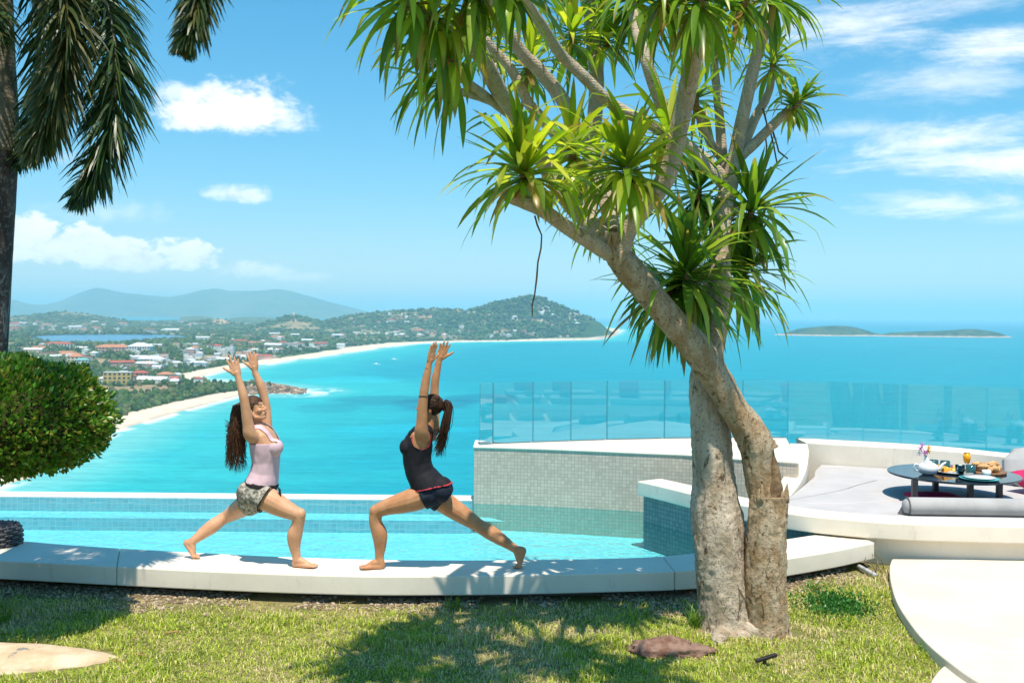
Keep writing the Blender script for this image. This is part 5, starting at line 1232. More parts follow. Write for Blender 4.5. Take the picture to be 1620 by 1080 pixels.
# ---------------------------------------------------------------- woman in the pale pink top, facing right
def woman_pink():
    w = empty('person', P(410, 890, 0)); tag(w, 'person in pale pink tank top and patterned shorts lunging with raised arms', 'person')
    skin = skin_mat('tanned_skin', (.58, .30, .165), (.66, .365, .215)); q = px_l; D0 = 8.25; fw = Vector((1, -.05, 0))
    mb = MB()
    secs = [(q(403, 760, D0), .070, .105), (q(402, 728, D0), .112, .150), (q(405, 695, D0), .122, .168), (q(418, 655, D0), .108, .150), (q(428, 612, D0), .094, .126), (q(433, 570, D0), .098, .126),
            (q(434, 528, D0), .110, .138), (q(428, 490, D0), .112, .148), (q(415, 455, D0), .092, .150), (q(404, 428, D0), .068, .120), (q(398, 410, D0), .050, .062)]
    torso(mb, secs, fw)
    for s in (-1, 1): mb.ell(q(470, 505, D0 + s * .068), (.062, .062, .062), (1, 0, .15), (0, 0, 1))
    mb.ell(q(362, 705, D0 - .075), (.088, .085, .092)); mb.ell(q(362, 705, D0 + .075), (.088, .085, .092))
    # front (near) leg
    L1 = [(q(405, 708, 8.17), .098), (q(455, 735, 8.15), .097), (q(510, 765, 8.13), .079), (q(553, 785, 8.11), .062), (q(572, 797, 8.11), .058), (q(570, 835, 8.115), .052), (q(557, 880, 8.12), .062), (q(556, 925, 8.12), .049), (q(563, 965, 8.12), .036), (q(566, 990, 8.12), .035)]
    limb(mb, L1); mb.ell(q(584, 792, 8.10), (.040, .045, .050))
    hz = lambda x, y, D, z: Vector((q(x, y, D).x, D, z))
    foot(mb, q(567, 985, 8.12), hz(557, 1010, 8.125, .027), hz(625, 1020, 8.10, .020), (1, -.10, -.02), (0, 1, 0))
    # back (far) leg
    L2 = [(q(392, 715, 8.34), .098), (q(345, 752, 8.42), .090), (q(305, 778, 8.49), .074), (q(275, 797, 8.52), .060), (q(248, 812, 8.51), .052), (q(205, 843, 8.47), .060), (q(165, 872, 8.43), .050), (q(133, 897, 8.40), .037), (q(118, 910, 8.39), .035)]
    limb(mb, L2)
    foot(mb, q(116, 912, 8.39), q(93, 912, 8.39), hz(128, 965, 8.385, .022), (1, 0, -.10), (0, -1, 0), .05)
    # arms
    A1 = [(q(398, 470, 8.16), .055), (q(368, 452, 8.10), .056), (q(358, 410, 8.08), .046), (q(351, 365, 8.07), .042), (q(344, 322, 8.06), .037), (q(336, 280, 8.06), .037), (q(325, 240, 8.06), .030), (q(315, 207, 8.06), .0235)]
    limb(mb, A1)
    A2 = [(q(420, 465, 8.36), .055), (q(434, 430, 8.42), .053), (q(436, 385, 8.43), .044), (q(433, 330, 8.44), .040), (q(424, 284, 8.44), .036), (q(410, 242, 8.44), .036), (q(397, 208, 8.44), .029), (q(387, 182, 8.44), .0235)]
    limb(mb, A2)
    nails = []
    hand(mb, q(313, 200, 8.06), (-.30, 0, .95), (1, .15, 0), -1, .175, .24, .06, nails); hand(mb, q(386, 176, 8.44), (-.16, 0, .98), (1, .1, 0), -1, .165, .2, .08)
    # neck and head
    limb(mb, [(q(398, 428, D0), .056), (q(392, 402, D0), .051), (q(384, 380, D0), .050)])
    hc = q(384, 344, D0 - .01); Fw = Vector((.93, -.15, .34)); U = Vector((-.34, .03, .94))
    at = head(mb, hc, Fw, U, .93)
    me = remesh(mb, .0046, 3, 'body'); body = link('body', me, skin, w, True)
    nm = principled('nail_red', (.16, .008, .012), .2, .6)[0]
    for p, d, n_ in nails:
        m2 = MB(); m2.ell(p - d * .002 + Vector((0, -.006, 0)), (.0065, .003, .009), (1, 0, 0), d, 8, 6); m2.build('fingernail', nm, body, True)
    lip = principled('lips', (.42, .13, .11), .35)[0]; m2 = MB(); m2.ell(at(.094, 0, -.056), (.008, .019, .0045), at(1, 0, 0) - at(0, 0, 0), U); m2.ell(at(.091, 0, -.068), (.008, .017, .005), at(1, 0, 0) - at(0, 0, 0), U); m2.build('lips', lip, body, True)
    bm_ = principled('brow', (.05, .025, .015), .8)[0]
    for s in (-1, 1):
        m2 = MB(); m2.sweep([at(.088, s * .016, .031), at(.085, s * .034, .036), at(.070, s * .052, .028)], [.0016, .0018, .001], 6); m2.build('eyebrow', bm_, body, True)
        m2 = MB(); m2.sweep([at(.083, s * .020, .007), at(.083, s * .033, .003), at(.073, s * .046, .006)], [.0010, .0014, .001], 6); m2.build('eyelashes', bm_, body, True)
    # tank top
    gb = MB(); torso(gb, secs, fw, .006)
    for s in (-1, 1): gb.ell(q(470, 505, D0 + s * .068), (.070, .070, .068), (1, 0, .15), (0, 0, 1))
    gm = remesh(gb, .0065, 5, 'top_form')
    zl = q(0, 655, D0).z; sh1, sh2 = q(372, 456, 8.09), q(428, 440, 8.42); hole = q(385, 590, 8.10)
    def keep(c):
        if c.z < zl + .18 * (c.x - q(430, 655, D0).x) * -.6: return False
        lat_ = abs(c.y - D0); zn = q(0, 462, D0).z + (.012 if c.x < q(400, 0, D0).x else -.03)
        if c.z > zn and not (.062 < lat_ < .112): return False
        if (c - sh1).length < .075 or (c - sh2).length < .075: return False
        return True
    tp = cloth_from(gm, keep, lambda c: .004 + .012 * max(0, min(1, (q(0, 560, D0).z - c.z) / .15)), 'tank_top', fabric('pink_jersey', (.70, .50, .56)), w, .006, 13, .004, 3, (1, 1, .45))
    # shorts
    gb = MB(); torso(gb, [(s[0], s[1], s[2]) for s in secs[:5]], fw, .010)
    gb.ell(q(362, 705, D0 - .075), (.100, .095, .104)); gb.ell(q(362, 705, D0 + .075), (.100, .095, .104))
    limb(gb, [(q(405, 712, 8.17), .100), (q(430, 724, 8.155), .116), (q(470, 745, 8.15), .120)]); limb(gb, [(q(392, 712, 8.34), .114), (q(368, 735, 8.38), .114), (q(335, 765, 8.44), .106)])
    sm = remesh(gb, .0075, 4, 'short_form')
    n1 = (q(470, 745, 8.15) - q(405, 708, 8.17)).normalized(); p1 = q(432, 726, 8.155); n2 = (q(340, 755, 8.43) - q(392, 715, 8.34)).normalized(); p2 = q(362, 740, 8.39)
    wz = q(0, 648, D0).z; wx = q(420, 0, D0).x
    sk = lambda c: (c - p1).dot(n1) < .012 and (c - p2).dot(n2) < .02 and c.z < wz - .22 * (c.x - wx)
    ms, gg, b = principled('patterned_cotton', (.3, .28, .25), .85, .15); n_ = gg.noise(gg.mapping(gg.pos(), (1, 1, 1)), 26, 5, .6, 1.2)
    gg.put(b.inputs['Base Color'], gg.mix(gg.ss(n_, .44, .56), (.16, .145, .12), (.44, .41, .35)))
    cloth_from(sm, sk, .004, 'shorts', ms, w, .009, 15, .004, 9)
    dark = fabric('dark_trim', (.035, .03, .03))
    wb = lambda c: abs(c.z - (wz - .22 * (c.x - wx)) + .016) < .018
    cloth_from(gm, lambda c: wb(c), .016, 'waistband', dark, w, .003, 20, .004)
    cloth_from(sm, lambda c: abs((c - p1).dot(n1) - .006) < .009 and c.y < 8.27, .006, 'hem_trim', dark, w, .006, 15, .004, 9)
    m2 = MB(); a = q(484, 676, 8.12)
    for k in range(3): m2.sweep([a, a + Vector((.012 + .006 * k, -.01, -.015)), a + Vector((.016 + .008 * k, -.012, -.05 - .02 * k))], [.005, .0045, .003], 6)
    m2.build('drawstring', dark, w, True)
    # hair: long, loose, falling behind
    hm = hair_mat('brown_hair', (.055, .024, .012), (.13, .058, .028)); cap = cap_hair('hair', at, .93, hm, w)
    lines = []
    for i in range(200):      # swept back from the forehead over the skull
        a0 = random.uniform(-1.35, 1.35); pts_ = []
        for k_ in range(7):   # a parting line from the forehead over the crown to the nape
            th_ = .55 + k_ * .42; v_ = Vector((math.cos(th_), math.sin(a0) * math.sin(min(th_, 2.4)) * .95, math.sin(th_) * math.cos(a0)))
            if v_.length < .3: v_ = Vector((-1, v_.y, v_.z))
            v_.normalize(); pts_.append(at(-.014 + v_.x * .104, v_.y * .086, .034 + v_.z * .093))
        lines.append(pts_)
    for i in range(820):
        a = random.uniform(-1.3, 1.3); u_ = random.uniform(-.035, .105); s_ = math.sin(a) * .074
        p0 = at(-.03 - .055 * math.cos(a) * random.uniform(.5, 1), s_, u_); xs = random.uniform(262, 350); ys = random.uniform(470, 625) if random.random() < .75 else random.uniform(410, 500)
        dl = (s_ * .7 + random.uniform(-.045, .045)); e_ = q(xs, ys - abs(xs - 312) * .55, D0 + dl)
        m1 = q(318 + random.uniform(-26, 22), 352 + random.uniform(-25, 25), D0 + s_ * 1.0); m3 = q(xs * .55 + 310 * .45 + random.uniform(-10, 10), 440 + random.uniform(-20, 20), D0 + dl)
        m3.y += .012 * math.sin(i); wv_ = .016 * math.sin(i * .37); lines.append([p0, m1, m1.lerp(m3, .5) + Vector((wv_, 0, 0)), m3 - Vector((wv_, 0, 0)), e_.lerp(m3, .45) + Vector((wv_ + random.uniform(-.01, .01), random.uniform(-.01, .01), 0)), e_ + Vector((-wv_, 0, 0))])
    strands('hair_locks', lines, .0036, hm, cap)
    return w
woman_pink()
# ---------------------------------------------------------------- woman in black, facing left
def woman_black():
    w = empty('person', P(690, 895, 0)); tag(w, 'person in black tank top and dark shorts with ponytail lunging', 'person')
    skin = skin_mat('bronze_skin', (.47, .22, .10), (.54, .275, .14)); q = px_r; D0 = 8.12; fw = Vector((-1, -.03, 0)); mb = MB()
    secs = [(q(398, 742, D0), .068, .100), (q(394, 718, D0), .105, .145), (q(386, 690, D0), .118, .165), (q(362, 655, D0), .104, .148), (q(338, 615, D0), .092, .124), (q(326, 575, D0), .095, .122),
            (q(322, 535, D0), .106, .132), (q(326, 495, D0), .110, .142), (q(340, 455, D0), .092, .146), (q(360, 425, D0), .068, .118), (q(372, 405, D0), .050, .060)]
    torso(mb, secs, fw)
    for s in (-1, 1): mb.ell(q(286, 505, D0 + s * .066), (.058, .058, .060), (-1, 0, .15), (0, 0, 1))
    for s in (-1, 1): mb.ell(q(428, 690, D0 + s * .075), (.088, .085, .090))
    L1 = [(q(380, 700, 8.05), .100), (q(318, 725, 8.05), .097), (q(250, 745, 8.055), .083), (q(190, 762, 8.06), .065), (q(152, 782, 8.07), .057), (q(146, 825, 8.075), .053), (q(163, 875, 8.08), .063), (q(166, 925, 8.085), .050), (q(163, 970, 8.09), .036), (q(166, 992, 8.09), .035)]
    limb(mb, L1); mb.ell(q(140, 778, 8.06), (.038, .045, .050))
    hz = lambda x, y, D, z: Vector((q(x, y, D).x, D, z))
    foot(mb, q(165, 990, 8.09), hz(174, 1012, 8.095, .027), hz(104, 1022, 8.07, .020), (-1, -.08, -.02), (0, 1, 0))
    L2 = [(q(400, 710, 8.18), .098), (q(450, 748, 8.19), .088), (q(505, 785, 8.195), .078), (q(558, 820, 8.20), .063), (q(590, 842, 8.195), .056), (q(635, 868, 8.19), .061), (q(680, 897, 8.18), .052), (q(722, 925, 8.17), .038), (q(748, 942, 8.165), .035)]
    limb(mb, L2); foot(mb, q(750, 943, 8.165), q(778, 944, 8.16), hz(762, 1003, 8.155, .022), (-1, 0, -.10), (0, -1, 0), .05)
    A1 = [(q(352, 470, 8.04), .056), (q(342, 438, 7.99), .056), (q(344, 395, 7.97), .046), (q(346, 340, 7.96), .042), (q(351, 290, 7.95), .037), (q(358, 240, 7.95), .036), (q(367, 190, 7.95), .030), (q(375, 152, 7.95), .0235)]
    limb(mb, A1)
    A2 = [(q(378, 460, 8.22), .054), (q(392, 425, 8.27), .052), (q(396, 370, 8.28), .044), (q(398, 310, 8.29), .040), (q(398, 255, 8.29), .036), (q(402, 215, 8.29), .035), (q(411, 170, 8.29), .029), (q(418, 138, 8.29), .0235)]
    limb(mb, A2)
    hand(mb, q(376, 146, 7.95), (.22, .1, .95), (.55, .8, 0), 1, .175, .06, .06); hand(mb, q(419, 132, 8.29), (.32, 0, .93), (.9, .3, 0), 1, .165, .16, .10)
    limb(mb, [(q(370, 425, D0), .055), (q(378, 402, D0), .050), (q(386, 380, D0), .049)])
    hc = q(378, 338, D0); Fw = Vector((-.97, -.05, .20)); U = Vector((.20, 0, .98)); at = head(mb, hc, Fw, U, .95)
    me = remesh(mb, .0046, 3, 'body'); body = link('body', me, skin, w, True)
    m2 = MB(); m2.sweep([q(335, 283, 7.95) + Vector((0, -.0, 0))] + [q(351, 287, 7.95) + Vector((.037 * math.cos(a), .037 * math.sin(a), .002 * math.sin(3 * a))) for a in [k * .5 for k in range(13)]], [.004] * 14, 6); m2.build('hair_band', fabric('black_band', (.02, .02, .02)), w, True)
    gb = MB(); torso(gb, secs, fw, .008)
    for s in (-1, 1): gb.ell(q(284, 506, D0 + s * .066), (.066, .068, .068), (-1, 0, .15), (0, 0, 1)); gb.ell(q(424, 684, D0 + s * .07), (.088, .088, .086))
    gm = remesh(gb, .0065, 5, 'top_form'); blk = fabric('black_jersey', (.012, .012, .016), (.022, .022, .028), 160, .7)
    hx, hzv = q(350, 0, D0).x, q(0, 676, D0).z; slope = (q(0, 660, D0).z - q(0, 690, D0).z) / (q(435, 0, D0).x - q(265, 0, D0).x)
    hem = lambda c: c.z - (hzv + slope * (c.x - hx)); s1, s2 = q(345, 470, 7.99), q(388, 452, 8.27)
    def keep(c):
        if hem(c) < 0: return False
        lat_ = abs(c.y - D0); zn = q(0, 452, D0).z
        if c.z > zn and not (.055 < lat_ < .105): return False
        if (c - s1).length < .082 or (c - s2).length < .082: return False
        return True
    tk = cloth_from(gm, keep, lambda c: .004 + .016 * max(0, min(1, (q(0, 540, D0).z - c.z) / .15)), 'tank_top', blk, w, .007, 12, .004, 5, (1, 1, .5))
    red = fabric('coral_trim', (.55, .06, .08))
    cloth_from(gm, lambda c: -.002 <= hem(c) < .0125 and c.y < D0 + .02 and c.x > q(320, 0, D0).x, .026, 'hem_piping', red, w, .007, 12, .004, 5, (1, 1, .5))
    cloth_from(gm, lambda c: .078 < (c - s1).length < .088 and keep(c - Vector((0, 0, 0))) or (.076 < (c - s1).length < .086 and c.z < q(0, 440, D0).z), .006, 'armhole_piping', red, w, .002, 12, .004, 5)
    gb = MB(); torso(gb, [s for s in secs[:4]], fw, .008)
    for s in (-1, 1): gb.ell(q(428, 690, D0 + s * .075), (.097, .094, .098))
    limb(gb, [(q(380, 700, 8.05), .112), (q(350, 712, 8.05), .112), (q(310, 727, 8.05), .108)]); limb(gb, [(q(402, 710, 8.18), .108), (q(430, 732, 8.185), .104), (q(460, 755, 8.19), .098)])
    sm = remesh(gb, .0075, 4, 'short_form'); n1 = (q(318, 725, 8.05) - q(380, 700, 8.05)).normalized(); p1 = q(345, 712, 8.05); n2 = (q(450, 748, 8.19) - q(400, 710, 8.18)).normalized(); p2 = q(428, 728, 8.185)
    cloth_from(sm, lambda c: (c - p1).dot(n1) < .004 and (c - p2).dot(n2) < .012 and c.z < q(0, 655, D0).z, .002, 'shorts', fabric('navy_stretch', (.014, .02, .034), (.022, .03, .048), 160, .6), w, .004, 16, .004, 2)
    hm = hair_mat('dark_brown_hair', (.030, .014, .008), (.075, .034, .017)); cap = cap_hair('hair', at, .95, hm, w, low=-.05)
    lines = []
    for i in range(200):      # combed back to the tie
        a = random.uniform(-1.4, 1.4); u_ = random.uniform(-.03, .115); f0 = random.uniform(-.04, .06); r_ = math.sqrt(max(0, 1 - ((u_ - .034) / .095) ** 2 - ((f0 + .014) / .107) ** 2)); s_ = (1 if random.random() < .6 else -1) * r_ * -.088
        lines.append([at(f0, s_, u_), at(f0 * .4 - .05, s_ * .85, u_ * .8 + .015), at(-.10, s_ * .25, .03), at(-.118, 0, .022)])
    tie = at(-.115, 0, .024)
    for i in range(330):
        o = Vector((random.gauss(0, .009), random.gauss(0, .014), random.gauss(0, .010))); e_ = q(random.gauss(416, 11), random.uniform(430, 552), D0 - .02 + random.gauss(0, .018))
        if random.random() < .06: e_ += Vector((random.uniform(-.06, .02), 0, .02))
        lines.append([tie + o * .3, q(448, 316, D0) + o, q(456, 348, D0 - .01) + o * 1.3, q(442, 420, D0 - .02) + o * 1.7, e_.lerp(q(445, 430, D0), .4) + o, e_])
    strands('hair_locks', lines, .0034, hm, cap)
    m2 = MB(); m2.sweep([tie + Vector((0, .022 * math.cos(a), .022 * math.sin(a))) for a in [k * .45 for k in range(15)]], [.006] * 15, 6); m2.build('hair_tie', fabric('hair_tie_black', (.02, .02, .02)), cap, True)
    return w
woman_black()
# ================================================================ SMALL THINGS ON THE TERRACE AND THE LAWN
# ---- low table with breakfast
TZ = .43; tc = PD(1508, 748, 10.6); tc.z = TZ; TR = .66
M_tabl = principled('dark_gloss_top', (.012, .018, .028), .06, .6)[0]; M_leg = principled('dark_metal_leg', (.03, .03, .035), .4, .5)[0]
tb = empty('low_table', (tc.x, tc.y, zt)); tag(tb, 'low round dark glass table set with breakfast on the daybed', 'table')
mb = MB(); mb.lathe((tc.x, tc.y, 0), [(TR - .01, TZ - .022), (TR, TZ - .016), (TR, TZ - .004), (TR - .004, TZ)], 72); mb.build('table_top', M_tabl, tb, False)
for px_, D_ in [(1447, 10.25), (1480, 10.95), (1535, 10.28), (1581, 10.5)]:
    p = PD(px_, 760, D_); mb = MB(); mb.box((p.x, p.y, (zt + TZ - .022) / 2), (.055, .055, TZ - .022 - zt)); mb.build('leg', M_leg, tb, bevel=.004)
def onT(dx, dy, z=0): return Vector((tc.x + dx, tc.y + dy, TZ + z))
M_china = principled('white_china', (.78, .78, .77), .15, .5)[0]; M_teal = principled('turquoise_glaze', (.08, .50, .52), .2, .5)[0]; M_wood = mottled('board_wood', (.20, .10, .05), (.30, .16, .08), 18, .6)
M_bread = mottled('crust', (.50, .25, .09), (.66, .42, .20), 30, .7, .3, .3, 90, .004); M_juice = principled('orange_juice', (.85, .38, .01), .25, .4)[0]
M_orange = mottled('papaya', (.80, .32, .03), (.85, .45, .05), 20, .4); M_yel = mottled('pineapple', (.80, .60, .10), (.86, .70, .25), 40, .5); M_red = principled('watermelon', (.55, .05, .08), .4)[0]
M_cof = principled('coffee', (.02, .01, .006), .1)[0]
# teapot
e = empty('teapot', onT(-.32, -.12)); tag(e, 'white china teapot with spout and handle on the low table', 'teapot'); b0 = onT(-.32, -.12)
mb = MB(); mb.lathe(b0, [(.05, .0), (.085, .02), (.105, .06), (.095, .10), (.06, .125), (.035, .13)], 28); mb.build('pot_body', M_china, e, True)
mb = MB(); mb.lathe(b0, [(.045, .13), (.04, .14), (.012, .15), (.014, .165), (.0, .172)], 20); mb.build('lid', M_china, e, True)
mb = MB(); mb.sweep([b0 + Vector(v) for v in [(.09, 0, .05), (.13, 0, .07), (.155, 0, .11), (.18, 0, .125)]], [.022, .018, .013, .011], 10); mb.build('spout', M_china, e, True)
mb = MB(); mb.sweep([b0 + Vector(v) for v in [(-.09, 0, .10), (-.135, 0, .11), (-.15, 0, .075), (-.125, 0, .04), (-.095, 0, .035)]], [.009] * 5, 8); mb.build('handle', M_china, e, True)
# flowers in a slim vase
e = empty('flower_vase', onT(-.24, .12)); tag(e, 'slim white vase with purple and orange orchid flowers', 'vase'); b0 = onT(-.24, .12)
mb = MB(); mb.lathe(b0, [(.03, 0), (.035, .06), (.018, .13), (.02, .17)], 16); mb.build('vase', M_china, e, True)
for i, (dx, dy, dz, c) in enumerate([(-.06, 0, .24, (.35, .04, .35)), (-.035, .02, .28, (.62, .25, .6)), (-.02, -.02, .20, (.45, .06, .4)), (.025, 0, .25, (.85, .35, .03)), (.03, .02, .21, (.85, .45, .05)), (-.07, .02, .19, (.8, .75, .8))]):
    c_ = b0 + Vector((dx, dy, dz)); mt = principled('petal', c, .5)[0]; mb = MB()
    for k in range(5):
        a = k * 1.257 + i; mb.ell(c_ + Vector((math.cos(a) * .016, -.004, math.sin(a) * .016)), (.018, .005, .012), (math.cos(a), 0, math.sin(a)), (0, 1, 0), 8, 5)
    mb.sweep([b0 + Vector((0, 0, .15)), c_ - Vector((0, 0, .01))], [.003, .002], 5); mb.build('blossom', mt, e, True)
def glass(b0, name, label, fill, h=.12, r=.034, level=.75):
    e = empty(name, b0); tag(e, label, 'glass'); mb = MB(); mb.lathe(b0, [(r * .8, 0), (r, h), (r - .003, h), (r * .8 - .003, .006), (0, .006)], 20); mb.build('tumbler', M_glass, e, True)
    if fill: mb = MB(); mb.lathe(b0, [(0, .008), (r * .78, .009), (r * (.8 + .2 * level) - .005, h * level), (0, h * level)], 18); mb.build('drink', fill, e, True)
glass(onT(.0, -.30 + .14), 'water_glass', 'dark tinted drinking glass in front of the bread board', None, .11, .05); 
M_tint = principled('tinted_glass', (.03, .10, .11), .08, .6)[0]
for dx, dy, lab in [(.14, -.10, 'dark teal glass jar of coffee beside the bread board'), (-.10, .26, 'dark teal bowl behind the teapot'), (.0, .20, 'brown bowl of jam behind the fruit platter')]:
    b0 = onT(dx, dy); e = empty('glass_jar', b0); tag(e, lab, 'jar'); mb = MB(); mb.lathe(b0, [(.045, 0), (.052, .03), (.05, .10), (.045, .10), (.043, .02), (0, .02)], 20); mb.build('jar', M_tint, e, True); mb = MB(); mb.lathe(b0, [(0, .021), (.042, .022), (.043, .06), (0, .06)], 16); mb.build('contents', M_cof, e, True)
# juice on a stem
b0 = onT(.20, .12); e = empty('juice_glass', b0); tag(e, 'stemmed glass of orange juice', 'glass')
mb = MB(); mb.lathe(b0, [(.032, 0), (.03, .005), (.006, .012), (.006, .07), (.03, .10), (.037, .15), (.032, .20), (.030, .20), (.034, .15), (.027, .104), (0, .09)], 20); mb.build('stem_glass', M_glass, e, True)
mb = MB(); mb.lathe(b0, [(0, .088), (.031, .1), (.039, .15), (.034, .19), (0, .19)], 18); mb.build('juice', M_juice, e, True)
# platters
b0 = onT(.02, .02); e = empty('fruit_platter', b0); tag(e, 'white platter of sliced papaya, pineapple and melon', 'platter')
mb = MB(); mb.lathe(b0, [(.12, 0), (.2, .012), (.215, .022), (.21, .024), (.12, .008), (0, .008)], 36); mb.build('plate', M_china, e, True)
random.seed(4)
for i in range(26):
    x = random.uniform(-.17, .17); y = random.uniform(-.1, .12); mt = M_orange if x < -.05 else (M_yel if random.random() < .75 else M_red); mb = MB(); mb.box((b0.x + x, b0.y + y, b0.z + .03 + random.random() * .035), (.06, .035, .03), rot=random.random() * 3, taper=.7); mb.build('fruit_slice', mt, e, bevel=.006)
b0 = onT(.36, .02); e = empty('bread_board', b0); tag(e, 'round wooden board heaped with croissants and rolls', 'bread board')
mb = MB(); mb.lathe(b0, [(.19, 0), (.2, .008), (.2, .02), (.195, .024)], 40); mb.build('board', M_wood, e)
for i in range(17):
    a = random.random() * 6.28; r = random.random() ** .6 * .14; c_ = b0 + Vector((math.cos(a) * r, math.sin(a) * r, .045 + max(0, .07 - r * .4) * random.random() * 1.6)); an = random.random() * 3.1; u = Vector((math.cos(an), math.sin(an), 0)); v = Vector((-u.y, u.x, 0)); mb = MB()
    mb.sweep([c_ - u * .055 + v * .018, c_ - u * .03, c_, c_ + u * .03, c_ + u * .055 + v * .018], [.010, .024, .031, .024, .010], 10, jitter=.15); mb.build('pastry', M_bread, e, True)
b0 = onT(.08, -.42); e = empty('breakfast_plate', b0); tag(e, 'white plate stacked on a turquoise plate at the table edge', 'plate')
mb = MB(); mb.lathe(b0, [(.12, 0), (.19, .014), (.195, .02), (.12, .008), (0, .008)], 36); mb.build('under_plate', M_teal, e, True); mb = MB(); mb.lathe(b0 + Vector((0, 0, .012)), [(.09, 0), (.15, .014), (.155, .02), (.09, .01), (0, .01)], 36); mb.build('upper_plate', M_china, e, True)
b0 = onT(.24, -.24); e = empty('sugar_bowl', b0); tag(e, 'small white bowl in front of the bread board', 'bowl'); mb = MB(); mb.lathe(b0, [(.03, 0), (.045, .03), (.045, .07), (.04, .07), (.04, .03), (0, .02)], 20); mb.build('bowl', M_china, e, True)
# ---- bolster, back cushions, pink cushions
M_cush = mottled('grey_canvas', (.42, .415, .41), (.36, .355, .35), 4, .9, .1, .3, 220, .002); M_pink = fabric('pink_canvas', (.62, .03, .12))
b0 = P(1437, 803, .25); e = empty('bolster', (b0.x, b0.y, zt)); tag(e, 'long grey roll bolster lying along the platform rim', 'bolster')
r_ = .085; y0 = P(1440, 817, zt + .0).y + .09; x0 = (1437 - HX) / F * y0 + .02
mb = MB(); mb.sweep([(x0, y0, zt + r_), (x0 + .03, y0, zt + r_), (x0 + .8, y0 - .02, zt + r_), (x0 + 1.9, y0 - .06, zt + r_)], [r_ * .97, r_, r_, r_], 28, flat=1.05); mb.build('roll', M_cush, e, True)
mb = MB(); mb.sweep([(x0 - .016, y0 + r_ * 1.0 * math.cos(a), zt + r_ + r_ * 1.0 * math.sin(a)) for a in [k * .3 for k in range(22)]], [.006] * 22, 6); mb.build('piping', principled('dark_piping', (.12, .11, .11), .8)[0], e, True)
mb = MB(); mb.add([(x0 - .10, y0 + .03, zt + .004), (x0 + .02, y0 - .05, zt + .004), (x0 + .02, y0 + .05, zt + .004), (x0 - .06, y0 + .01, zt + .09), (x0 + .02, y0, zt + .12)], [(0, 1, 3), (1, 4, 3), (0, 3, 2), (2, 3, 4), (0, 2, 1), (1, 2, 4)]); mb.build('end_flap', principled('dark_canvas', (.16, .155, .155), .9)[0], e)
def cushion(name, label, c, size, rot, tilt, mat, cat, puff=.6):
    """stuffed cushion: a box of cloth drawn in at the seams"""
    bm = bmesh.new(); bmesh.ops.create_cube(bm, size=1); bmesh.ops.subdivide_edges(bm, edges=bm.edges[:], cuts=8, use_grid_fill=True)
    for v in bm.verts:
        x, y, z = v.co * 2; k = (1 - abs(x) ** 3) * (1 - abs(y) ** 3); v.co.z *= (.35 + puff * k); v.co += Vector((1, 1, 1)) * .006 * mnoise.noise(v.co * 6); v.co = Vector((v.co.x * size[0] * (1 - .05 * abs(y)), v.co.y * size[1] * (1 - .05 * abs(x)), v.co.z * size[2]))
    me = bpy.data.meshes.new(name); bm.to_mesh(me); bm.free(); o = link(name, me, mat, None, True); o.location = c; o.rotation_euler = (tilt, 0, rot); tag(o, label, cat); return o
bk_ = PD(1622, 742, 11.35)
cushion('back_cushion', 'grey wedge back cushion leaning against the parapet', (bk_.x + .15, bk_.y, zt + .20), (.75, .16, .46), -.35, -.5, M_cush, 'cushion', .75)
mb = MB(); c_ = PD(1606, 719, 11.6); mb.sweep([c_, c_ + Vector((.1, -.02, 0)), c_ + Vector((.7, -.25, 0))], [.075, .085, .085], 20); o = mb.build('neck_roll', M_cush, None, True); tag(o, 'grey neck roll on top of the wedge back cushion', 'cushion')
c_ = PD(1640, 760, 10.9); cushion('pink_cushion', 'bright pink square cushion beside the breakfast table', (c_.x, c_.y, zt + .11), (.42, .42, .18), .5, .5, M_pink, 'cushion')
c_ = P(1500, 800, zt); cushion('pink_cushion', 'bright pink flat cushion under the breakfast table', (c_.x, c_.y + .35, zt + .035), (.5, .36, .08), .1, 0, M_pink, 'cushion')
# ---- seating on the terrace to the right, which the glass mirrors
for i, (x, y) in enumerate([(5.0, 5.6), (6.3, 6.6), (5.6, 4.2), (7.2, 5.2)]):
    e = empty('garden_sofa', (x, y, -.15)); tag(e, ['low white plinth sofa with grey seat nearest the curved path', 'low white plinth sofa with grey seat at the platform rim', 'low white plinth sofa with grey seat at the open side of the terrace', 'low white plinth sofa with grey seat in the terrace corner'][i], 'sofa')
    mb = MB(); mb.box((x, y, .02), (1.5, .9, .34), rot=.6); mb.build('plinth', M_conc, e, bevel=.01)
    mb = MB(); mb.box((x, y, .26), (1.42, .82, .13), rot=.6); mb.build('seat_cushion', M_cush, e, bevel=.03)
    cushion('pink_cushion', ['bright pink cushion on the sofa nearest the curved path', 'bright pink cushion on the sofa at the platform rim', 'bright pink cushion on the sofa at the open side', 'bright pink cushion on the sofa in the terrace corner'][i], (x - .3, y - .12, .50), (.42, .42, .2), .6, 1.1, M_pink, 'cushion')
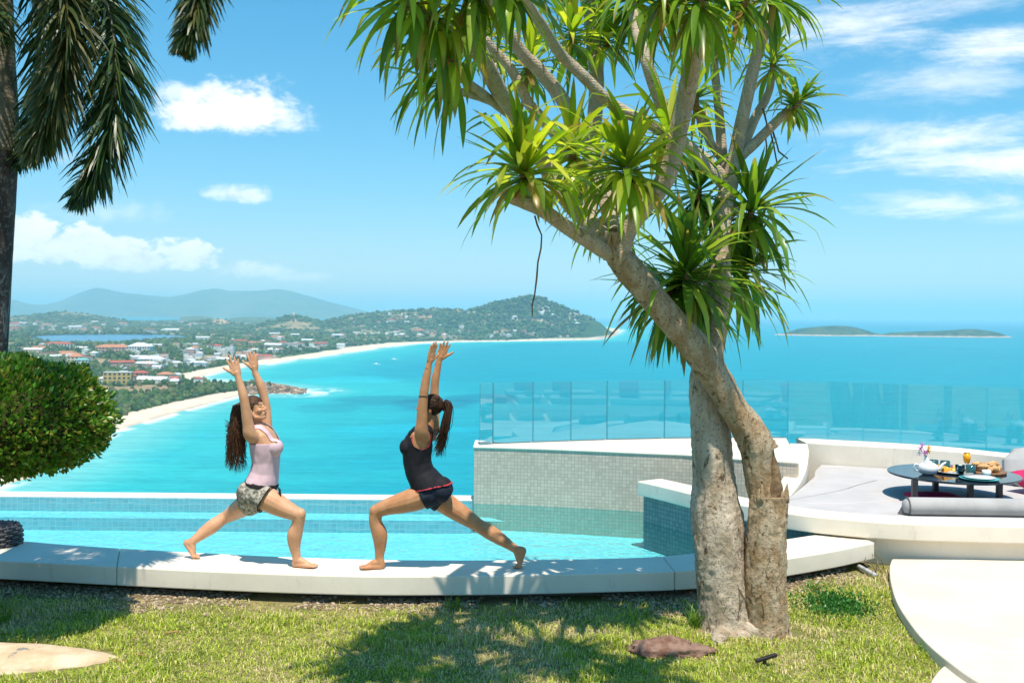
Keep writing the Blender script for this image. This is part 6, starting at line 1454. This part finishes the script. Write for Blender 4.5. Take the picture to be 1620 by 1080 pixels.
# ---- wicker basket at the pool side, left
wk = P(5, 857, 0.0); M_wick = mottled('grey_wicker', (.05, .05, .055), (.16, .15, .15), 30, .6, .3)
wD = P(20, 860, 0).y - .02; c_ = Vector(((-4 - HX) / F * wD, wD, -.02)); e = empty('wicker_basket', c_); tag(e, 'dark grey woven wicker basket on the ledge edge by the pool', 'basket')
nst = 22; R0 = .21
prof = lambda z: R0 * (1 - .9 * max(0, (z - .10) / .13) ** 2.2 * .35)
for k in range(9):
    z = .015 + k * .021; mb = MB(); pts = []
    for i in range(nst * 4 + 1):
        a = 2 * math.pi * i / (nst * 4); r = prof(z) + .011 * (1 if k % 2 else -1) * math.cos(a * nst / 2 * 2 / 2 * 1.0 * 2 / 2); pts.append(c_ + Vector((math.cos(a) * r, math.sin(a) * r, z)))
    mb.sweep(pts, [.0105] * len(pts), 6, cap=False); mb.build('weave_band', M_wick, e, True)
for i in range(nst):
    a = 2 * math.pi * i / nst; mb = MB(); mb.sweep([c_ + Vector((math.cos(a) * prof(z), math.sin(a) * prof(z), z)) for z in (0, .06, .12, .17, .2)], [.007] * 5, 6); mb.build('stake', M_wick, e, True)
mb = MB(); mb.lathe(c_, [(.17, .0), (.19, .1), (.14, .2), (.06, .225), (0, .23)], 24); mb.build('liner', principled('dark_liner', (.03, .03, .035), .7)[0], e, True)
# ---- rocks
def rock(name, label, c, r, mat, seed, flatb=-.5, sub=4, amp=.35):
    bm = bmesh.new(); bmesh.ops.create_icosphere(bm, subdivisions=sub, radius=1); sv = Vector((seed * 3.1, seed, 0))
    for v in bm.verts:
        p = v.co.copy(); f = 1 + amp * mnoise.noise(p * 1.3 + sv) + amp * .5 * mnoise.noise(p * 3 + sv) + amp * .22 * mnoise.noise(p * 8 + sv); v.co = Vector((p.x * r[0], p.y * r[1], p.z * r[2])) * f
        v.co.z = max(v.co.z, flatb * r[2])
    me = bpy.data.meshes.new(name); bm.to_mesh(me); bm.free(); o = link(name, me, mat, None, True); o.location = c; tag(o, label, 'rock'); return o
M_rock1, gg, b = principled('sandstone', (.6, .45, .3), .9, .15); co = gg.pos(); n_ = gg.noise(co, 3.5, 7, .65); n2 = gg.noise(gg.mapping(co, loc=(4, 2, 0)), 5, 5, .6)
c = gg.mix(gg.ss(n_, .38, .65), (.56, .42, .26), (.70, .58, .42)); c = gg.mix(gg.ss(n2, .60, .68), c, (.20, .205, .21)); gg.put(b.inputs['Base Color'], c); gg.put(b.inputs['Normal'], gg.bump(gg.noise(co, 30, 6, .7), .6, .02))
rock('flat_rock', 'large flat sandy rock sunk into the lawn', (rockc.x - .28, rockc.y - .02, GZ - .05), (.80, .29, .13), M_rock1, 2, -.5, 5, .14)
M_rock2 = mottled('red_brown_rock', (.16, .075, .05), (.30, .19, .14), 12, .8, .3, .7, 40, .02)
p = P(1055, 1030, GZ); rock('brown_rock', 'rough red brown rock in the shade of the tree', (p.x, p.y, GZ + .01), (.29, .14, .078), M_rock2, 5, -.6, 4, .35); NOGRASS.append((p.x, p.y, .24, .10))
p = P(1185, 1002, GZ); 
# ---- small black ground spotlight
p = P(1212, 1052, GZ); e = empty('ground_spotlight', p); tag(e, 'small flat black ground spotlight lying in the grass', 'spotlight'); bl = principled('black_plastic', (.015, .015, .017), .35)[0]
mb = MB(); mb.box((p.x, p.y, GZ + .05), (.15, .03, .022), rot=.25); 
for v in mb.v: v.z += (v.x - p.x) * .22
mb.build('housing', bl, e, bevel=.004); mb = MB(); mb.sweep([(p.x - .01, p.y, GZ - .03), (p.x - .01, p.y, GZ + .05)], [.012, .014], 8); mb.build('spike', bl, e, True)
# ---- pipe end under the ledge, twigs
p = P(1372, 907, GZ); mb = MB(); prp = [(0, .04), (.04, .04), (.04, 0)]
a_, b_ = P(1358, 895, GZ + .04), P(1384, 909, GZ + .035); mb.sweep([a_, b_], [.02, .02], 16); o = mb.build('drain_pipe', WALLS['grey'], None, True); tag(o, 'short pale drain pipe poking out below the ledge end', 'pipe')
random.seed(9)
tw_ = empty('dry_twig', P(1395, 905, GZ)); tag(tw_, 'tangled dry twigs in the corner below the platform', 'twigs')
for i in range(7):
    a_ = P(1385 + random.uniform(-10, 14), 905 + random.uniform(-6, 8), GZ); mb = MB(); pts = [a_]; d = Vector((random.uniform(-.5, .5), random.uniform(-.4, .2), 1)).normalized()
    for k in range(6): d = (d + Vector((random.uniform(-.5, .5), random.uniform(-.5, .5), random.uniform(-.4, .2)))).normalized(); pts.append(pts[-1] + d * .045)
    mb.sweep(pts, [.005, .0045, .004, .004, .003, .003, .002], 5); mb.build('twig', mottled('dry_twig', (.40, .28, .15), (.28, .19, .10), 20), tw_, True)
for px_, py_, ln, an, lab in [(18, 1058, .16, .5, 'long brown dead leaf lying on the large flat rock'), (215, 1035, .14, -.4, 'curled brown leaf in the grass beyond the tip of the flat rock'), (185, 1046, .12, -.3, 'short brown leaf touching the tip of the flat rock'), (275, 1000, .1, .2, 'small brown leaf in open grass below the pink topped person')]:
    p = P(px_, py_, GZ + .012); mb = MB(); u = Vector((math.cos(an), math.sin(an) * .6, 0)); mb.sweep([p - u * ln / 2, p + Vector((0, .006, .006)), p + u * ln / 2], [.004, .007, .003], 6, flat=.5); o = mb.build('fallen_leaf', principled('dead_leaf', (.36, .19, .07), .8)[0], None, True); tag(o, lab, 'leaf', 'fallen leaves on the lawn')
# ---- leafy weeds at the path edge, taller tufts
def weed(name, label, c, rx, ry, h, n, pal, size):
    pts = np.stack([c[0] + rx * rng.normal(size=n) * .5, c[1] + ry * rng.normal(size=n) * .5, GZ + h * rng.random(n) ** .8], 1); nr = np.tile([0, 0, 1.0], (n, 1)); o = leaf_cloud(name, pts, nr, size, M_bush, None, pal, .2, 1.2); tag(o, label, 'ground cover', kind='stuff')
p = P(1385, 965, GZ); weed('clover_patch', 'bright green leafy clover patch against the path edge', (p.x - .30, p.y + .02), .26, .34, .07, 1800, [(.05, .20, .03), (.08, .26, .04), (.04, .15, .03)], .026)
def tuft(px_, py_, n, L, label):
    c = P(px_, py_, GZ); allv, allf, cols = [], [], []; rs = random.Random(int(px_))
    for i in range(n):
        a = rs.random() * 6.28; d = Vector((math.cos(a) * .5, math.sin(a) * .5, 1)); V, Fc = sword_leaf(c + Vector((rs.gauss(0, .03), rs.gauss(0, .02), 0)), d, L * rs.uniform(.5, 1.1), .0035, rs.uniform(.3, 1.2), rs, seg=5); o = len(allv); allv += V; allf += [tuple(x + o for x in f) for f in Fc]; cols += [np.array((.16, .28, .04)) * rs.uniform(.7, 1.3)] * len(V)
    me = bpy.data.meshes.new('grass_tuft'); me.from_pydata([tuple(v) for v in allv], [], allf); colour_mesh(me, np.array(cols)); o = link('grass_tuft', me, M_leaf, None, True); tag(o, label, 'grass tuft')
tuft(1195, 985, 60, .22, 'grass tuft growing between the two tree trunks'); tuft(1100, 992, 50, .22, 'grass tuft left of the pale tree trunk'); tuft(720, 965, 26, .16, 'thin grass tuft in front of the ledge in the tree shade')
tuft(8, 985, 30, .22, 'grass tuft behind the large flat rock'); tuft(1290, 935, 30, .13, 'grass tuft below the ledge end'); tuft(1470, 1030, 30, .10, 'grass tuft at the corner of the two path slabs')
grass(); pebbles()
# ================================================================ haze
def haze_box():
    mb = MB(); R_ = 175000.0
    mb.box((0, 0, (SEA - 1 + 500) / 2), (2 * R_, 2 * R_, 500 - SEA + 1)); o = mb.build('haze')
    m = bpy.data.materials.new('haze_air'); m.use_nodes = True; gg = G(m.node_tree); gg.n.clear()
    v = gg.new('ShaderNodeVolumePrincipled'); gg.put(v.inputs['Color'], (.50, .86, 1.0)); v.inputs['Density'].default_value = HAZE_DENSITY
    v.inputs['Anisotropy'].default_value = 0.0
    ou = gg.new('ShaderNodeOutputMaterial'); gg.l.new(v.outputs[0], ou.inputs['Volume']); o.data.materials.append(m)
    o.display_type = 'WIRE'; tag(o, 'thin pale blue haze over the sea and hills', 'haze', kind='stuff')
HAZE_DENSITY = 8e-5
haze_box()
